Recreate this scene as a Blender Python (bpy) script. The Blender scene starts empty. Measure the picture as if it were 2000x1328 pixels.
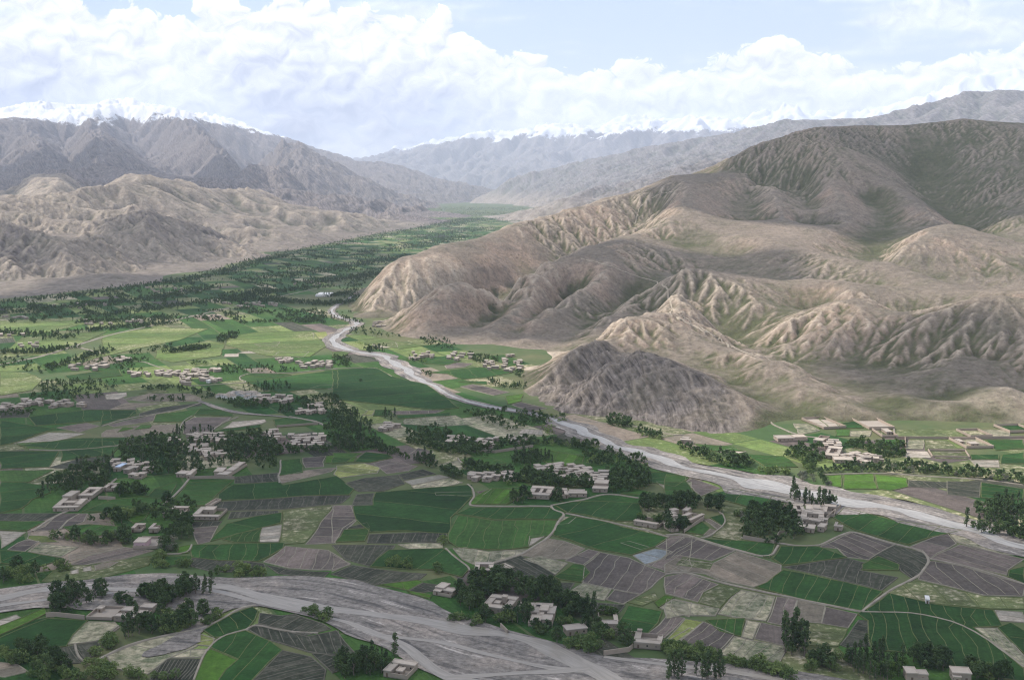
import bpy, bmesh, math, random
import numpy as np
from mathutils import Vector

# ------------------------------------------------------------------ camera, sky, sun, exposure
SC = bpy.context.scene
COL = SC.collection
PW, PH, F = 2000.0, 1328.0, 2144.0        # photograph size and focal length in its pixels
CAMZ, PITCH = 280.0, math.radians(7.94)
cam_d = bpy.data.cameras.new('camera'); cam = bpy.data.objects.new('camera', cam_d); COL.objects.link(cam)
cam.location = (0, 0, CAMZ); cam.rotation_euler = (math.radians(90) - PITCH, 0, 0)
cam_d.sensor_width = 36.0; cam_d.lens = 36.0 * F / PW; cam_d.clip_start = 1.0; cam_d.clip_end = 200000.0
SC.camera = cam

SUN_AZ, SUN_EL = math.radians(-68), math.radians(47)      # azimuth clockwise from +Y (the view direction)
SUNV = Vector((math.sin(SUN_AZ) * math.cos(SUN_EL), math.cos(SUN_AZ) * math.cos(SUN_EL), math.sin(SUN_EL)))
sd = bpy.data.lights.new('sun', 'SUN'); sd.energy = 4.2; sd.angle = math.radians(0.6); sd.color = (1.0, 0.94, 0.86)
so = bpy.data.objects.new('sun', sd); COL.objects.link(so)
so.rotation_euler = SUNV.to_track_quat('Z', 'Y').to_euler()

SC.view_settings.view_transform = 'Standard'; SC.view_settings.look = 'None'
SC.view_settings.exposure = 0.62; SC.view_settings.gamma = 1.0; SC.view_settings.use_curve_mapping = False
SC.cycles.max_bounces = 5; SC.cycles.diffuse_bounces = 2; SC.cycles.glossy_bounces = 2; SC.cycles.transmission_bounces = 3
SC.cycles.volume_bounces = 1; SC.cycles.transparent_max_bounces = 8; SC.cycles.use_denoising = True; SC.cycles.denoising_prefilter = 'NONE'; SC.cycles.filter_width = 1.2
SC.cycles.caustics_reflective = False; SC.cycles.caustics_refractive = False

# ------------------------------------------------------------------ small node helper
class NT:
    def __init__(s, tree): s.t = tree; s.n = tree.nodes; s.l = tree.links; s.n.clear()
    def add(s, typ, **kw):
        n = s.n.new(typ)
        for k, v in kw.items(): setattr(n, k, v)
        return n
    def set(s, sock, v):
        if isinstance(v, bpy.types.NodeSocket): s.l.new(v, sock)
        elif isinstance(v, (tuple, list)) and sock.type == 'RGBA' and len(v) == 3: sock.default_value = (*v, 1)
        else: sock.default_value = v
    def m(s, op, a, b=0.0, c=0.0, clamp=False):
        n = s.add('ShaderNodeMath', operation=op, use_clamp=clamp)
        s.set(n.inputs[0], a); s.set(n.inputs[1], b); s.set(n.inputs[2], c)
        return n.outputs[0]
    def vm(s, op, a, b=(0, 0, 0)):
        n = s.add('ShaderNodeVectorMath', operation=op); s.set(n.inputs[0], a); s.set(n.inputs[1], b)
        return n.outputs[0]
    def mapr(s, v, a, b, c=0.0, d=1.0, smooth=False):
        n = s.add('ShaderNodeMapRange', interpolation_type='SMOOTHSTEP' if smooth else 'LINEAR')
        for i, x in enumerate((v, a, b, c, d)): s.set(n.inputs[i], x)
        return n.outputs[0]
    def mix(s, f, a, b, blend='MIX'):
        n = s.add('ShaderNodeMix', data_type='RGBA', blend_type=blend); n.clamp_factor = True
        s.set(n.inputs[0], f); s.set(n.inputs[6], a); s.set(n.inputs[7], b)
        return n.outputs[2]
    def noise(s, vec, scale, detail=4, rough=0.55, dist=0.0, out=0, lac=2.0):
        n = s.add('ShaderNodeTexNoise'); s.set(n.inputs['Vector'], vec); s.set(n.inputs['Scale'], scale)
        n.inputs['Detail'].default_value = detail; n.inputs['Roughness'].default_value = rough
        n.inputs['Distortion'].default_value = dist; n.inputs['Lacunarity'].default_value = lac
        return n.outputs[out]
    def comb(s, x, y, z=0.0):
        n = s.add('ShaderNodeCombineXYZ')
        for i, v in enumerate((x, y, z)): s.set(n.inputs[i], v)
        return n.outputs[0]
    def sep(s, v):
        n = s.add('ShaderNodeSeparateXYZ'); s.set(n.inputs[0], v); return n.outputs
    def attr(s, name, out='Fac'):
        n = s.add('ShaderNodeAttribute', attribute_name=name); return n.outputs[out]
    def bump(s, h, strength, dist):
        n = s.add('ShaderNodeBump'); s.set(n.inputs['Height'], h); n.inputs['Strength'].default_value = strength
        n.inputs['Distance'].default_value = dist; return n.outputs[0]
    def pos(s): return s.add('ShaderNodeNewGeometry').outputs['Position']
    def rnd(s): return s.add('ShaderNodeObjectInfo').outputs['Random']

def mat_new(name, rough=0.9, spec=0.15):
    m = bpy.data.materials.new(name); m.use_nodes = True; t = NT(m.node_tree)
    b = t.add('ShaderNodeBsdfPrincipled'); o = t.add('ShaderNodeOutputMaterial'); t.l.new(b.outputs[0], o.inputs[0])
    b.inputs['Roughness'].default_value = rough; b.inputs['Specular IOR Level'].default_value = spec
    return m, t, b

def ray_deg(py): return math.degrees(PITCH) + math.degrees(math.atan((py - PH / 2) / F))   # angle below horizontal

# ------------------------------------------------------------------ world: clear sky with a bank of cumulus all round the horizon
W = bpy.data.worlds.new('World'); SC.world = W; W.use_nodes = True
t = NT(W.node_tree)
sky = t.add('ShaderNodeTexSky', sky_type='NISHITA'); sky.sun_disc = False
sky.sun_elevation = SUN_EL; sky.sun_rotation = SUN_AZ; sky.altitude = 2000; sky.air_density = 1.0; sky.dust_density = 1.0
dirv = t.add('ShaderNodeTexCoord').outputs['Generated']
dx, dy, dz = t.sep(dirv)
az = t.m('MULTIPLY', t.m('ARCTAN2', dx, dy), 180 / math.pi)
el = t.m('MULTIPLY', t.m('ARCSINE', dz), 180 / math.pi)
P = t.comb(az, t.m('MULTIPLY', el, 1.3), 0.0)
# cloud tops and bases (elevation, degrees) along the azimuth, read off the visible part and carried on round the horizon
def az_of(px): return math.degrees(math.atan((px - PW / 2) / F))
def el_of(py): return -ray_deg(py)
tops = [(0, 10), (60, 2), (140, 12), (215, 52), (300, 22), (385, 66), (440, 8), (540, 18), (590, -18), (660, 2), (700, 40), (770, 22), (840, 26),
        (900, 62), (950, 100), (1010, 120), (1120, 138), (1290, 132), (1420, 122), (1450, 112), (1500, 74), (1565, 84), (1610, 135), (1700, 150), (1800, 132), (1920, 112), (2000, 100)]
def ramp(pts, amin=-180.0, amax=180.0, vmin=0.0, vmax=14.0):
    n = t.add('ShaderNodeFloatCurve'); c = n.mapping.curves[0]
    allp = [(-180, 9), (-140, 7), (-100, 10), (-60, 8)] + [(az_of(a), el_of(b)) for a, b in pts] + [(40, 8), (75, 10), (110, 7), (150, 9), (180, 9)]
    q = [((a - amin) / (amax - amin), (v - vmin) / (vmax - vmin)) for a, v in allp]
    c.points[0].location = q[0]; c.points[1].location = q[-1]
    for p in q[1:-1]: c.points.new(*p)
    for p in c.points: p.handle_type = 'VECTOR'
    n.mapping.update()
    t.set(n.inputs['Value'], t.mapr(az, amin, amax))
    return t.mapr(n.outputs[0], 0, 1, vmin, vmax)
top = ramp(tops)
def n2d(vec, scale, detail=0, rough=0.5, out=0):
    n = t.add('ShaderNodeTexNoise', noise_dimensions='2D'); t.set(n.inputs['Vector'], vec); n.inputs['Scale'].default_value = scale
    n.inputs['Detail'].default_value = detail; n.inputs['Roughness'].default_value = rough
    return n.outputs[out]
warp = n2d(P, 0.8, 1, 0.5, out=1)
Pw = t.vm('ADD', P, t.vm('MULTIPLY', t.vm('SUBTRACT', warp, (0.5, 0.5, 0.5)), (1.1, 1.1, 0)))
def billow(vec):
    'rounded heaps with sharp creases, three sizes'
    s_ = None
    for sc_, a_ in ((0.40, 1.0), (1.0, 0.46), (2.4, 0.20), (5.6, 0.085)):
        v_ = t.m('MULTIPLY', t.m('ABSOLUTE', t.m('SUBTRACT', n2d(vec, sc_), 0.5)), 2.0 * a_)
        s_ = v_ if s_ is None else t.m('ADD', s_, v_)
    return s_
b0 = billow(Pw); b1 = billow(t.vm('ADD', Pw, (-0.25, 0.42, 0.0)))
edge = t.m('ADD', t.m('SUBTRACT', top, el), t.m('MULTIPLY', t.m('SUBTRACT', b0, 0.36), 1.5))
cover = t.mapr(edge, 0.0, 0.22, smooth=True)
lit = t.m('SUBTRACT', b0, b1)      # each heap is brighter on the side turned to the sun
under = t.mapr(t.m('SUBTRACT', top, el), 1.2, 6.0)
patch = n2d(P, 0.13, 2, 0.5)
under = t.m('MULTIPLY', under, t.mapr(patch, 0.36, 0.60))
lum = t.m('SUBTRACT', t.m('ADD', 0.74, t.m('MULTIPLY', lit, 0.62)), t.m('MULTIPLY', under, 0.62), clamp=True)
cl = t.mix(lum, (0.14, 0.17, 0.27), (1.14, 1.13, 1.11))
thin = n2d(t.comb(t.m('MULTIPLY', az, 0.10), t.m('ADD', t.m('MULTIPLY', el, 0.34), 7.0)), 1.0, 3, 0.6)
hole = t.mapr(t.m('ADD', thin, t.mapr(el, 1.0, 5.0, 0.10, -0.16)), 0.50, 0.68, 0, 0.8, smooth=True)
cover = t.m('MULTIPLY', t.m('MULTIPLY', cover, t.m('SUBTRACT', 1.0, hole)), t.mapr(t.m('ADD', el, t.m('MULTIPLY', t.m('SUBTRACT', b0, 0.3), 2.0)), 1.2, 4.6, 0.25, 1.0, smooth=True))
veil = n2d(t.comb(t.m('MULTIPLY', az, 0.045), t.m('ADD', t.m('MULTIPLY', el, 0.22), 19.0)), 1.0, 4, 0.62)
cover = t.m('MAXIMUM', cover, t.m('MULTIPLY', t.mapr(t.m('ADD', veil, t.mapr(az, 5.0, 22.0, 0.0, 0.14)), 0.50, 0.70, 0, 0.75, smooth=True), t.mapr(el, 14.0, 9.0, 1.0, 0.85)))
SKY_STR = 0.10
skyc = t.mix(0.6, sky.outputs[0], (4.9, 5.8, 7.6))
cloudc = t.vm('MULTIPLY', cl, (10.0, 10.0, 10.0))
out = t.mix(t.m('MULTIPLY', cover, t.mapr(el, -1.0, 0.5)), skyc, cloudc)
bg = t.add('ShaderNodeBackground'); t.set(bg.inputs[0], out); bg.inputs[1].default_value = SKY_STR
wo = t.add('ShaderNodeOutputWorld'); t.l.new(bg.outputs[0], wo.inputs[0])
W.cycles.sampling_method = 'NONE'

# ------------------------------------------------------------------ pixels of the photograph -> rays -> places
CP, SP = math.cos(PITCH), math.sin(PITCH)
def ray(px, py):
    u, v = (px - PW / 2) / F, (PH / 2 - py) / F
    return u, CP + v * SP, -SP + v * CP
def G(px, py, z=0.0):
    'the point of the level valley floor seen at a pixel'
    x, y, zz = ray(px, py); k = (z - CAMZ) / zz
    return (x * k, y * k)
def T3(px, py, Y):
    'the point at forward distance Y seen at a pixel'
    x, y, zz = ray(px, py); k = Y / y
    return (x * k, Y, CAMZ + zz * k)

def obj(name, me, mat=None, parent=None, **props):
    o = bpy.data.objects.new(name, me); COL.objects.link(o)
    if mat is not None and me is not None:
        for mm in (mat if isinstance(mat, (list, tuple)) else [mat]): me.materials.append(mm)
    if parent is not None: o.parent = parent
    for k, v in props.items(): o[k] = v
    return o

def np_mesh(name, V, Fc, mat_idx=None, smooth=False):
    'mesh from numpy vertices (n,3) and faces (m,3 or 4)'
    me = bpy.data.meshes.new(name); V = np.asarray(V, np.float32); Fc = np.asarray(Fc, np.int32)
    k = Fc.shape[1]
    me.vertices.add(len(V)); me.vertices.foreach_set('co', V.ravel())
    me.loops.add(Fc.size); me.loops.foreach_set('vertex_index', Fc.ravel())
    me.polygons.add(len(Fc)); me.polygons.foreach_set('loop_start', np.arange(0, Fc.size, k, dtype=np.int32))
    me.polygons.foreach_set('loop_total', np.full(len(Fc), k, np.int32))
    if mat_idx is not None: me.polygons.foreach_set('material_index', np.asarray(mat_idx, np.int32))
    me.polygons.foreach_set('use_smooth', np.full(len(Fc), smooth))
    me.update(calc_edges=True)
    return me
def fattr(me, name, arr):
    a = me.attributes.new(name, 'FLOAT', 'POINT'); a.data.foreach_set('value', np.asarray(arr, np.float32).ravel())
# ------------------------------------------------------------------ terrain: heights from traced ridge, gully and foot lines, then eroded
rng = np.random.default_rng(7)
def densify(line, step):
    out = []
    for a, b in zip(line[:-1], line[1:]):
        n = max(1, int(math.dist(a[:2], b[:2]) / step))
        for i in range(n): out.append(tuple(a[k] + (b[k] - a[k]) * i / n for k in range(3)))
    out.append(line[-1]); return out
def rbf_fit(pts, smooth=0.0):
    A = np.array(pts); c = A[:, :2].mean(0); s = 1000.0
    q = (A[:, :2] - c) / s; n = len(q)
    K = np.sqrt(((q[:, None] - q[None]) ** 2).sum(-1)) + np.eye(n) * -smooth
    Pm = np.c_[np.ones(n), q]
    M = np.block([[K, Pm], [Pm.T, np.zeros((3, 3))]])
    w = np.linalg.lstsq(M, np.r_[A[:, 2], 0, 0, 0], rcond=None)[0]
    def f(x, y):
        sh = x.shape; e = np.c_[(x.ravel() - c[0]) / s, (y.ravel() - c[1]) / s]; out = np.empty(len(e))
        for i in range(0, len(e), 40000):
            d = e[i:i + 40000]
            r = np.sqrt(np.maximum((d ** 2).sum(1)[:, None] + (q ** 2).sum(1)[None] - 2 * d @ q.T, 0))
            out[i:i + 40000] = r @ w[:n] + w[n] + d @ w[n + 1:]
        return out.reshape(sh)
    return f
def hash2(ix, iy, k):
    h = np.sin(ix * 127.1 + iy * 311.7 + k * 74.7) * 43758.5453
    return h - np.floor(h)
def vnoise(x, y, k=0):
    ix, iy = np.floor(x), np.floor(y); fx, fy = x - ix, y - iy
    fx = fx * fx * fx * (fx * (fx * 6 - 15) + 10); fy = fy * fy * fy * (fy * (fy * 6 - 15) + 10)
    a = hash2(ix, iy, k); b = hash2(ix + 1, iy, k); c = hash2(ix, iy + 1, k); d = hash2(ix + 1, iy + 1, k)
    return (a + (b - a) * fx + (c - a) * fy + (a - b - c + d) * fx * fy) * 2 - 1
def fbm(x, y, wl, octs=5, gain=0.5, k=0, ridged=False):
    s = 0; a = 1.0; f = 1.0 / wl
    for o in range(octs):
        n = vnoise(x * f + o * 17.3, y * f - o * 9.1, k + o)
        if ridged: n = 1 - 2 * np.abs(n)
        s = s + n * a; a *= gain; f *= 2.03
    return s
def blur(Z, n):
    for _ in range(n):
        Q = np.pad(Z, 1, mode='edge'); Z = (Q[:-2, 1:-1] + Q[2:, 1:-1] + Q[1:-1, :-2] + Q[1:-1, 2:] + 4 * Z) / 8
    return Z
def wide(Z, n):
    'broad box blur, twice'
    for _ in range(2):
        for ax in (0, 1):
            c = np.cumsum(np.pad(Z, [(n + 1, n) if a == ax else (0, 0) for a in (0, 1)], mode='edge'), axis=ax)
            k = 2 * n + 1
            Z = (c[k:] - c[:-k]) / k if ax == 0 else (c[:, k:] - c[:, :-k]) / k
    return Z
def erode(X, Y, Z, step, wls, amp, smax=0.45, mask=None, k0=0, smin=0.0):
    'furrows running down the slope, each octave following the slope left by the last: branching gullies'
    for o, wl in enumerate(wls):
        gy, gx = np.gradient(blur(Z, max(1, int(wl / step * 0.25))), step)
        sl = np.hypot(gx, gy) + 1e-6; ux, uy = -gy / sl, gx / sl
        px, py = X / wl, Y / wl; ix, iy = np.floor(px), np.floor(py)
        c = np.zeros_like(Z); ws = np.zeros_like(Z) + 1e-6
        for i in (-1, 0, 1):
            for j in (-1, 0, 1):
                vx = px - (ix + i + 0.5 + 0.7 * (hash2(ix + i, iy + j, o + k0) - 0.5)); vy = py - (iy + j + 0.5 + 0.7 * (hash2(ix + i, iy + j, o + 50 + k0) - 0.5))
                w = np.exp(-2.4 * (vx * vx + vy * vy)); w *= w > 0.02
                c += w * np.cos((vx * ux + vy * uy) * 2 * np.pi * 1.05); ws += w
        c = c / ws
        c = np.sign(c) * np.abs(c) ** 0.8
        s = np.clip((sl - smin) / (smax - smin), 0.04, 1.15)
        a = (amp[o] if hasattr(amp, '__len__') else amp) * wl * s
        if mask is not None: a = a * mask
        Z = Z + a * (c - 0.25)
    return Z
def upsample(z, X, Y, x0, y0, st):
    fx = np.clip((X - x0) / st, 0, z.shape[1] - 1.001); fy = np.clip((Y - y0) / st, 0, z.shape[0] - 1.001)
    i = fx.astype(int); j = fy.astype(int); u = fx - i; v = fy - j
    return z[j, i] * (1 - u) * (1 - v) + z[j, i + 1] * u * (1 - v) + z[j + 1, i] * (1 - u) * v + z[j + 1, i + 1] * u * v
def inpoly(x, y, poly):
    r = np.zeros(x.shape, bool); n = len(poly)
    for i in range(n):
        x1, y1 = poly[i]; x2, y2 = poly[(i + 1) % n]
        c = ((y1 > y) != (y2 > y)) & (x < (x2 - x1) * (y - y1) / ((y2 - y1) or 1e-9) + x1)
        r ^= c
    return r
def terrain(name, mat, pts, box, step, coarse, finish, px0, px1, ncol, Y0, Y1, nrow, smooth=0.0, base=None):
    f = base or rbf_fit(pts, smooth)
    x0, x1, y0, y1 = box
    cx = np.arange(x0, x1 + coarse, coarse); cy = np.arange(y0, y1 + coarse, coarse)
    zc = f(*np.meshgrid(cx, cy))
    X, Y = np.meshgrid(np.arange(x0, x1, step), np.arange(y0, y1, step))
    Z = upsample(zc, X, Y, x0, y0, coarse)
    if base is None: Z = blur(Z, max(1, int(coarse / step / 2)))
    Z, masks = finish(X, Y, Z)
    tt = np.linspace((px0 - 1000) / F, (px1 - 1000) / F, ncol); yy = np.exp(np.linspace(math.log(Y0), math.log(Y1), nrow))
    TT, YY = np.meshgrid(tt, yy); XX = TT * YY
    ZZ = upsample(Z, XX, YY, x0, y0, step)
    idx = np.arange(nrow * ncol).reshape(nrow, ncol)
    Fc = np.stack([idx[:-1, :-1], idx[:-1, 1:], idx[1:, 1:], idx[1:, :-1]], -1).reshape(-1, 4)
    keep = (ZZ.ravel()[Fc] > -6).any(1)          # nothing is kept that lies buried under the valley floor
    Fc = Fc[keep]; used = np.zeros(nrow * ncol, bool); used[Fc.ravel()] = True
    remap = np.cumsum(used) - 1
    me = np_mesh(name, np.c_[XX.ravel(), YY.ravel(), ZZ.ravel()][used], remap[Fc], smooth=True)
    for k, a in masks.items(): fattr(me, k, upsample(a, XX, YY, x0, y0, step).ravel()[used])
    o = obj(name, me, mat, kind='structure')
    return o, (lambda x, y: upsample(Z, np.asarray(x, float), np.asarray(y, float), x0, y0, step))

# ---- materials of the hills
def hill_mat(name, soil1, soil2, scar, green, rockc, snow=0, sc=1.0):
    m, t, b = mat_new(name, 0.95, 0.1); p = t.pos()
    n1 = t.noise(p, 0.0022 * sc, 6, 0.6, 0.3); n2 = t.noise(p, 0.02 * sc, 6, 0.65); n3 = t.noise(p, 0.15 * sc, 4, 0.7)
    c = t.mix(t.mapr(n1, 0.35, 0.65), soil1, soil2)
    c = t.mix(t.m('MULTIPLY', t.attr('scar'), t.mapr(n2, 0.3, 0.6)), c, scar)
    g = t.m('MULTIPLY', t.m('ADD', t.attr('green'), t.mapr(n2, 0.3, 0.7, -0.35, 0.35)), t.mapr(n3, 0.25, 0.6, 0.6, 1.1), clamp=True)
    c = t.mix(g, c, green)
    x_, y_, z_ = t.sep(p)
    dip = t.m('ADD', t.m('ADD', t.m('MULTIPLY', x_, 0.075 * sc), t.m('MULTIPLY', y_, -0.024 * sc)), t.m('MULTIPLY', z_, 0.09 * sc))
    st_ = t.noise(t.comb(dip, t.m('MULTIPLY', y_, 0.012 * sc), t.m('MULTIPLY', z_, 0.01 * sc)), 2.2, 5, 0.65, 0.4)
    c = t.mix(t.attr('rock'), c, t.mix(t.mapr(st_, 0.36, 0.66), tuple(v * 0.42 for v in rockc), tuple(v * 2.0 for v in rockc)))
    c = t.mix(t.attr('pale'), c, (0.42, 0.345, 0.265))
    n4 = t.noise(p, 0.06 * sc, 5, 0.7, 0.3)
    tex = t.mapr(t.m('ADD', t.m('MULTIPLY', n4, 0.5), t.m('MULTIPLY', n3, 0.5)), 0.30, 0.70)
    c = t.mix(0.95, c, t.mix(tex, (0.42, 0.41, 0.40), (1.55, 1.55, 1.56)), 'MULTIPLY')
    vs = t.add('ShaderNodeTexVoronoi'); t.set(vs.inputs['Vector'], p); vs.inputs['Scale'].default_value = 0.085 * sc      # scattered scrub and boulders
    dots = t.m('MULTIPLY', t.mapr(vs.outputs['Distance'], 0.30, 0.14), t.mapr(n2, 0.42, 0.60))
    c = t.mix(t.m('MULTIPLY', dots, 0.6), c, (0.055, 0.058, 0.036))
    if snow:
        z = t.sep(p)[2]
        k_ = t.m('ADD', t.m('ADD', z, t.m('ADD', t.m('MULTIPLY', t.m('SUBTRACT', n2, 0.5), 420), t.m('MULTIPLY', t.m('SUBTRACT', n1, 0.5), 800))), t.m('ADD', t.m('MULTIPLY', t.m('SUBTRACT', n3, 0.5), 330), t.m('MULTIPLY', t.attr('scar'), -260)))
        s = t.mapr(k_, snow - 30, snow + 60, 0, 0.92, smooth=True)
        c = t.mix(s, c, (0.78, 0.80, 0.84))
    t.set(b.inputs['Base Color'], c)
    t.set(b.inputs['Normal'], t.bump(t.m('ADD', n4, t.m('MULTIPLY', n3, 0.6)), 0.9, 4.0 / sc))
    return m
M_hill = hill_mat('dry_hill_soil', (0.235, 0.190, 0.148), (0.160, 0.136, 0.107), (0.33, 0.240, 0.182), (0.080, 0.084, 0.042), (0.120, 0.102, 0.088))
M_left = hill_mat('pale_badland_soil', (0.238, 0.202, 0.166), (0.180, 0.153, 0.130), (0.31, 0.262, 0.212), (0.100, 0.100, 0.070), (0.130, 0.110, 0.102), snow=1480, sc=0.45)
M_far = hill_mat('far_mountain_rock', (0.20, 0.18, 0.165), (0.155, 0.145, 0.14), (0.24, 0.21, 0.19), (0.10, 0.115, 0.08), (0.14, 0.13, 0.13), snow=1850, sc=0.2)

# ---- the hills on the right: (px, py, forward distance)
foot_r = [(672, 592), (700, 622), (724, 634), (788, 658), (834, 663), (900, 682), (975, 696), (1010, 718), (1023, 726), (1026, 750), (1018, 780), (1071, 804), (1161, 813), (1230, 818),
          (1310, 836), (1356, 845), (1400, 852), (1450, 844), (1500, 824), (1560, 806), (1700, 800), (1850, 800), (2000, 797), (2150, 795), (2350, 795)]
ridges_r = [
    [(700, 612, 2380), (735, 560, 2520), (760, 532, 2600), (785, 520, 2650), (850, 500, 2800), (960, 476, 3000), (1000, 452, 3150), (1095, 425, 3400), (1240, 380, 3700), (1310, 350, 3800), (1385, 345, 3900)],
    [(820, 640, 2090), (850, 610, 2140), (878, 583, 2200), (922, 572, 2250), (957, 564, 2300), (1010, 548, 2400), (1054, 530, 2500), (1120, 510, 2600), (1200, 480, 2800), (1270, 455, 2950), (1310, 430, 3100), (1330, 400, 3300), (1325, 362, 3600)],
    [(783, 603, 2380), (816, 574, 2480), (856, 554, 2560), (900, 545, 2640), (980, 520, 2800)],
    [(945, 668, 1975), (959, 651, 2020), (1010, 603, 2200), (1054, 572, 2330), (1087, 546, 2450), (1122, 512, 2590)],
    [(1005, 690, 1850), (1018, 660, 1950), (1035, 626, 2060), (1105, 587, 2220), (1157, 559, 2330), (1190, 530, 2450), (1175, 512, 2570)],
    [(1075, 698, 1800), (1108, 671, 1890), (1175, 626, 2030), (1245, 587, 2170), (1287, 566, 2270), (1311, 553, 2350), (1400, 545, 2450)],
    [(1200, 475, 2850), (1255, 463, 2950), (1340, 480, 2850), (1440, 500, 2700)],
    [(1175, 668, 1690), (1210, 647, 1720), (1260, 637, 1760), (1320, 634, 1800), (1330, 612, 1900), (1330, 590, 2020)],
    [(1172, 668, 1560), (1110, 708, 1540), (1060, 742, 1505), (1021, 774, 1455)],
    [(1240, 683, 1470), (1180, 712, 1440), (1130, 748, 1410), (1071, 800, 1372)],
    [(1240, 683, 1470), (1300, 695, 1450), (1370, 725, 1400), (1430, 775, 1330), (1452, 810, 1285), (1425, 838, 1245)],
    [(1320, 634, 1800), (1370, 675, 1680), (1400, 698, 1600), (1475, 700, 1560), (1545, 713, 1500), (1590, 740, 1450), (1650, 780, 1370), (1695, 803, 1320)],
    [(1400, 698, 1600), (1460, 732, 1490), (1560, 768, 1390), (1610, 800, 1330)],
    [(1310, 600, 1960), (1350, 630, 1850), (1400, 665, 1750), (1440, 690, 1680)],
    [(1330, 560, 2150), (1400, 578, 2080), (1480, 608, 1990), (1560, 626, 1890)],
    [(1500, 690, 1680), (1545, 640, 1760), (1615, 619, 1800), (1695, 605, 1830), (1769, 628, 1770), (1830, 615, 1700), (1895, 602, 1680), (1944, 598, 1660), (2000, 603, 1650), (2080, 606, 1640), (2200, 600, 1640)],
    [(1475, 563, 2200), (1580, 563, 2150), (1632, 570, 2080), (1681, 600, 1930)],
    [(1690, 598, 1960), (1745, 572, 2050), (1825, 585, 1960), (1912, 590, 1900), (1990, 588, 1850)],
    [(1440, 468, 2800), (1550, 500, 2600), (1650, 521, 2450), (1737, 528, 2380), (1830, 560, 2200), (1930, 583, 2050), (2030, 590, 1980)],
    [(1760, 500, 2560), (1790, 470, 2700), (1850, 455, 2800), (1895, 460, 2750), (1990, 480, 2650), (2100, 500, 2600)],
    [(1385, 345, 3900), (1430, 318, 3920), (1500, 288, 3950), (1560, 270, 4000), (1600, 263, 4000), (1650, 262, 4050), (1780, 255, 4100), (1880, 244, 4100), (1950, 247, 4100), (2050, 245, 4100), (2300, 240, 4100)],
    [(1667, 273, 3950), (1720, 350, 3550), (1780, 399, 3250), (1820, 440, 3000)],
    [(1540, 278, 3940), (1590, 330, 3650), (1640, 395, 3280), (1650, 440, 3050), (1600, 470, 2850)],
    [(1440, 335, 3850), (1500, 375, 3480), (1530, 430, 3120), (1500, 465, 2880)],
    [(1880, 246, 4050), (1900, 320, 3700), (1940, 390, 3350), (1960, 440, 3050)],
]
gull_r = [
    [(760, 628, 2290), (790, 612, 2430), (870, 577, 2560), (960, 547, 2700), (1060, 512, 2900), (1200, 462, 3200), (1280, 400, 3500)],
    [(905, 655, 2060), (930, 642, 2140), (960, 612, 2290), (1010, 572, 2480), (1060, 545, 2560)],
    [(985, 690, 1860), (1000, 667, 1990), (1060, 612, 2250), (1110, 572, 2430)],
    [(1060, 702, 1800), (1090, 682, 1890), (1150, 632, 2080), (1200, 592, 2230), (1240, 562, 2400)],
    [(1080, 712, 1700), (1130, 700, 1710), (1200, 668, 1790), (1260, 622, 1960), (1290, 595, 2080)],
    [(1060, 780, 1432), (1110, 735, 1480), (1160, 712, 1495), (1205, 690, 1530)],
    [(1225, 684, 1600), (1320, 690, 1570), (1400, 722, 1520), (1470, 785, 1400), (1530, 822, 1300)],
    [(1350, 600, 2020), (1420, 642, 1890), (1490, 697, 1680), (1600, 762, 1480), (1690, 803, 1335)],
    [(1560, 690, 1640), (1640, 740, 1500)],
    [(1600, 598, 2010), (1690, 601, 1940), (1790, 612, 1880), (1900, 606, 1800), (2000, 606, 1780)],
    [(1330, 520, 2560), (1450, 540, 2380), (1560, 548, 2260), (1700, 556, 2200)],
    [(1690, 432, 3080), (1713, 480, 2800), (1735, 515, 2500), (1850, 545, 2330), (1980, 575, 2150)],
    [(1440, 420, 3200), (1560, 430, 3150), (1620, 440, 3080)],
    [(1480, 345, 3750), (1465, 400, 3320)], [(1570, 345, 3650), (1585, 400, 3300)], [(1700, 380, 3400), (1740, 430, 3080)], [(1800, 330, 3760), (1850, 400, 3380), (1900, 440, 3080), (1960, 470, 2760)],
    [(1600, 720, 1560), (1700, 705, 1590), (1760, 720, 1540)], [(1850, 702, 1480), (1950, 682, 1520), (2080, 690, 1480)], [(1980, 745, 1370), (2080, 740, 1370)],
    [(1660, 775, 1395), (1750, 775, 1372), (1850, 780, 1345), (1950, 770, 1340), (2100, 770, 1335)],
]
pts = []
for ln in ridges_r: pts += [(x, y, z + min(7, 0.1 * z)) for x, y, z in densify([T3(*p) for p in ln], 60)]
for ln in gull_r: pts += [(x, y, z - min(17, 0.4 * max(z, 0)) * (0.25 if y < 1420 and x > 400 else 1)) for x, y, z in densify([T3(*p) for p in ln], 60)]
fr = [(*G(*p), -0.5) for p in foot_r]; pts += densify(fr, 60)
outer = [(640, 610), (690, 640), (720, 660), (840, 690), (960, 722), (990, 770), (1000, 800), (1060, 830), (1200, 850), (1330, 880), (1440, 890), (1520, 860), (1600, 838), (1760, 835), (1900, 835), (2100, 832), (2350, 832)]
pts += densify([(*G(*p), -14.0) for p in outer], 90)
for px, Y, z in [(640, 2900, -14), (700, 3300, -14), (800, 3700, -14), (900, 4300, -14), (720, 2750, -10), (800, 3150, -10), (900, 3500, 0), (1000, 3800, 20), (1000, 4800, -10), (1150, 5000, 40), (1300, 5000, 120), (1450, 5000, 180), (1600, 5000, 250), (1800, 5100, 300), (2000, 5100, 300), (2250, 5100, 300)]:
    pts.append(((px - 1000) / F * Y, Y, z))
def wpoly(pp): return [T3(*p)[:2] for p in pp]
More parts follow.
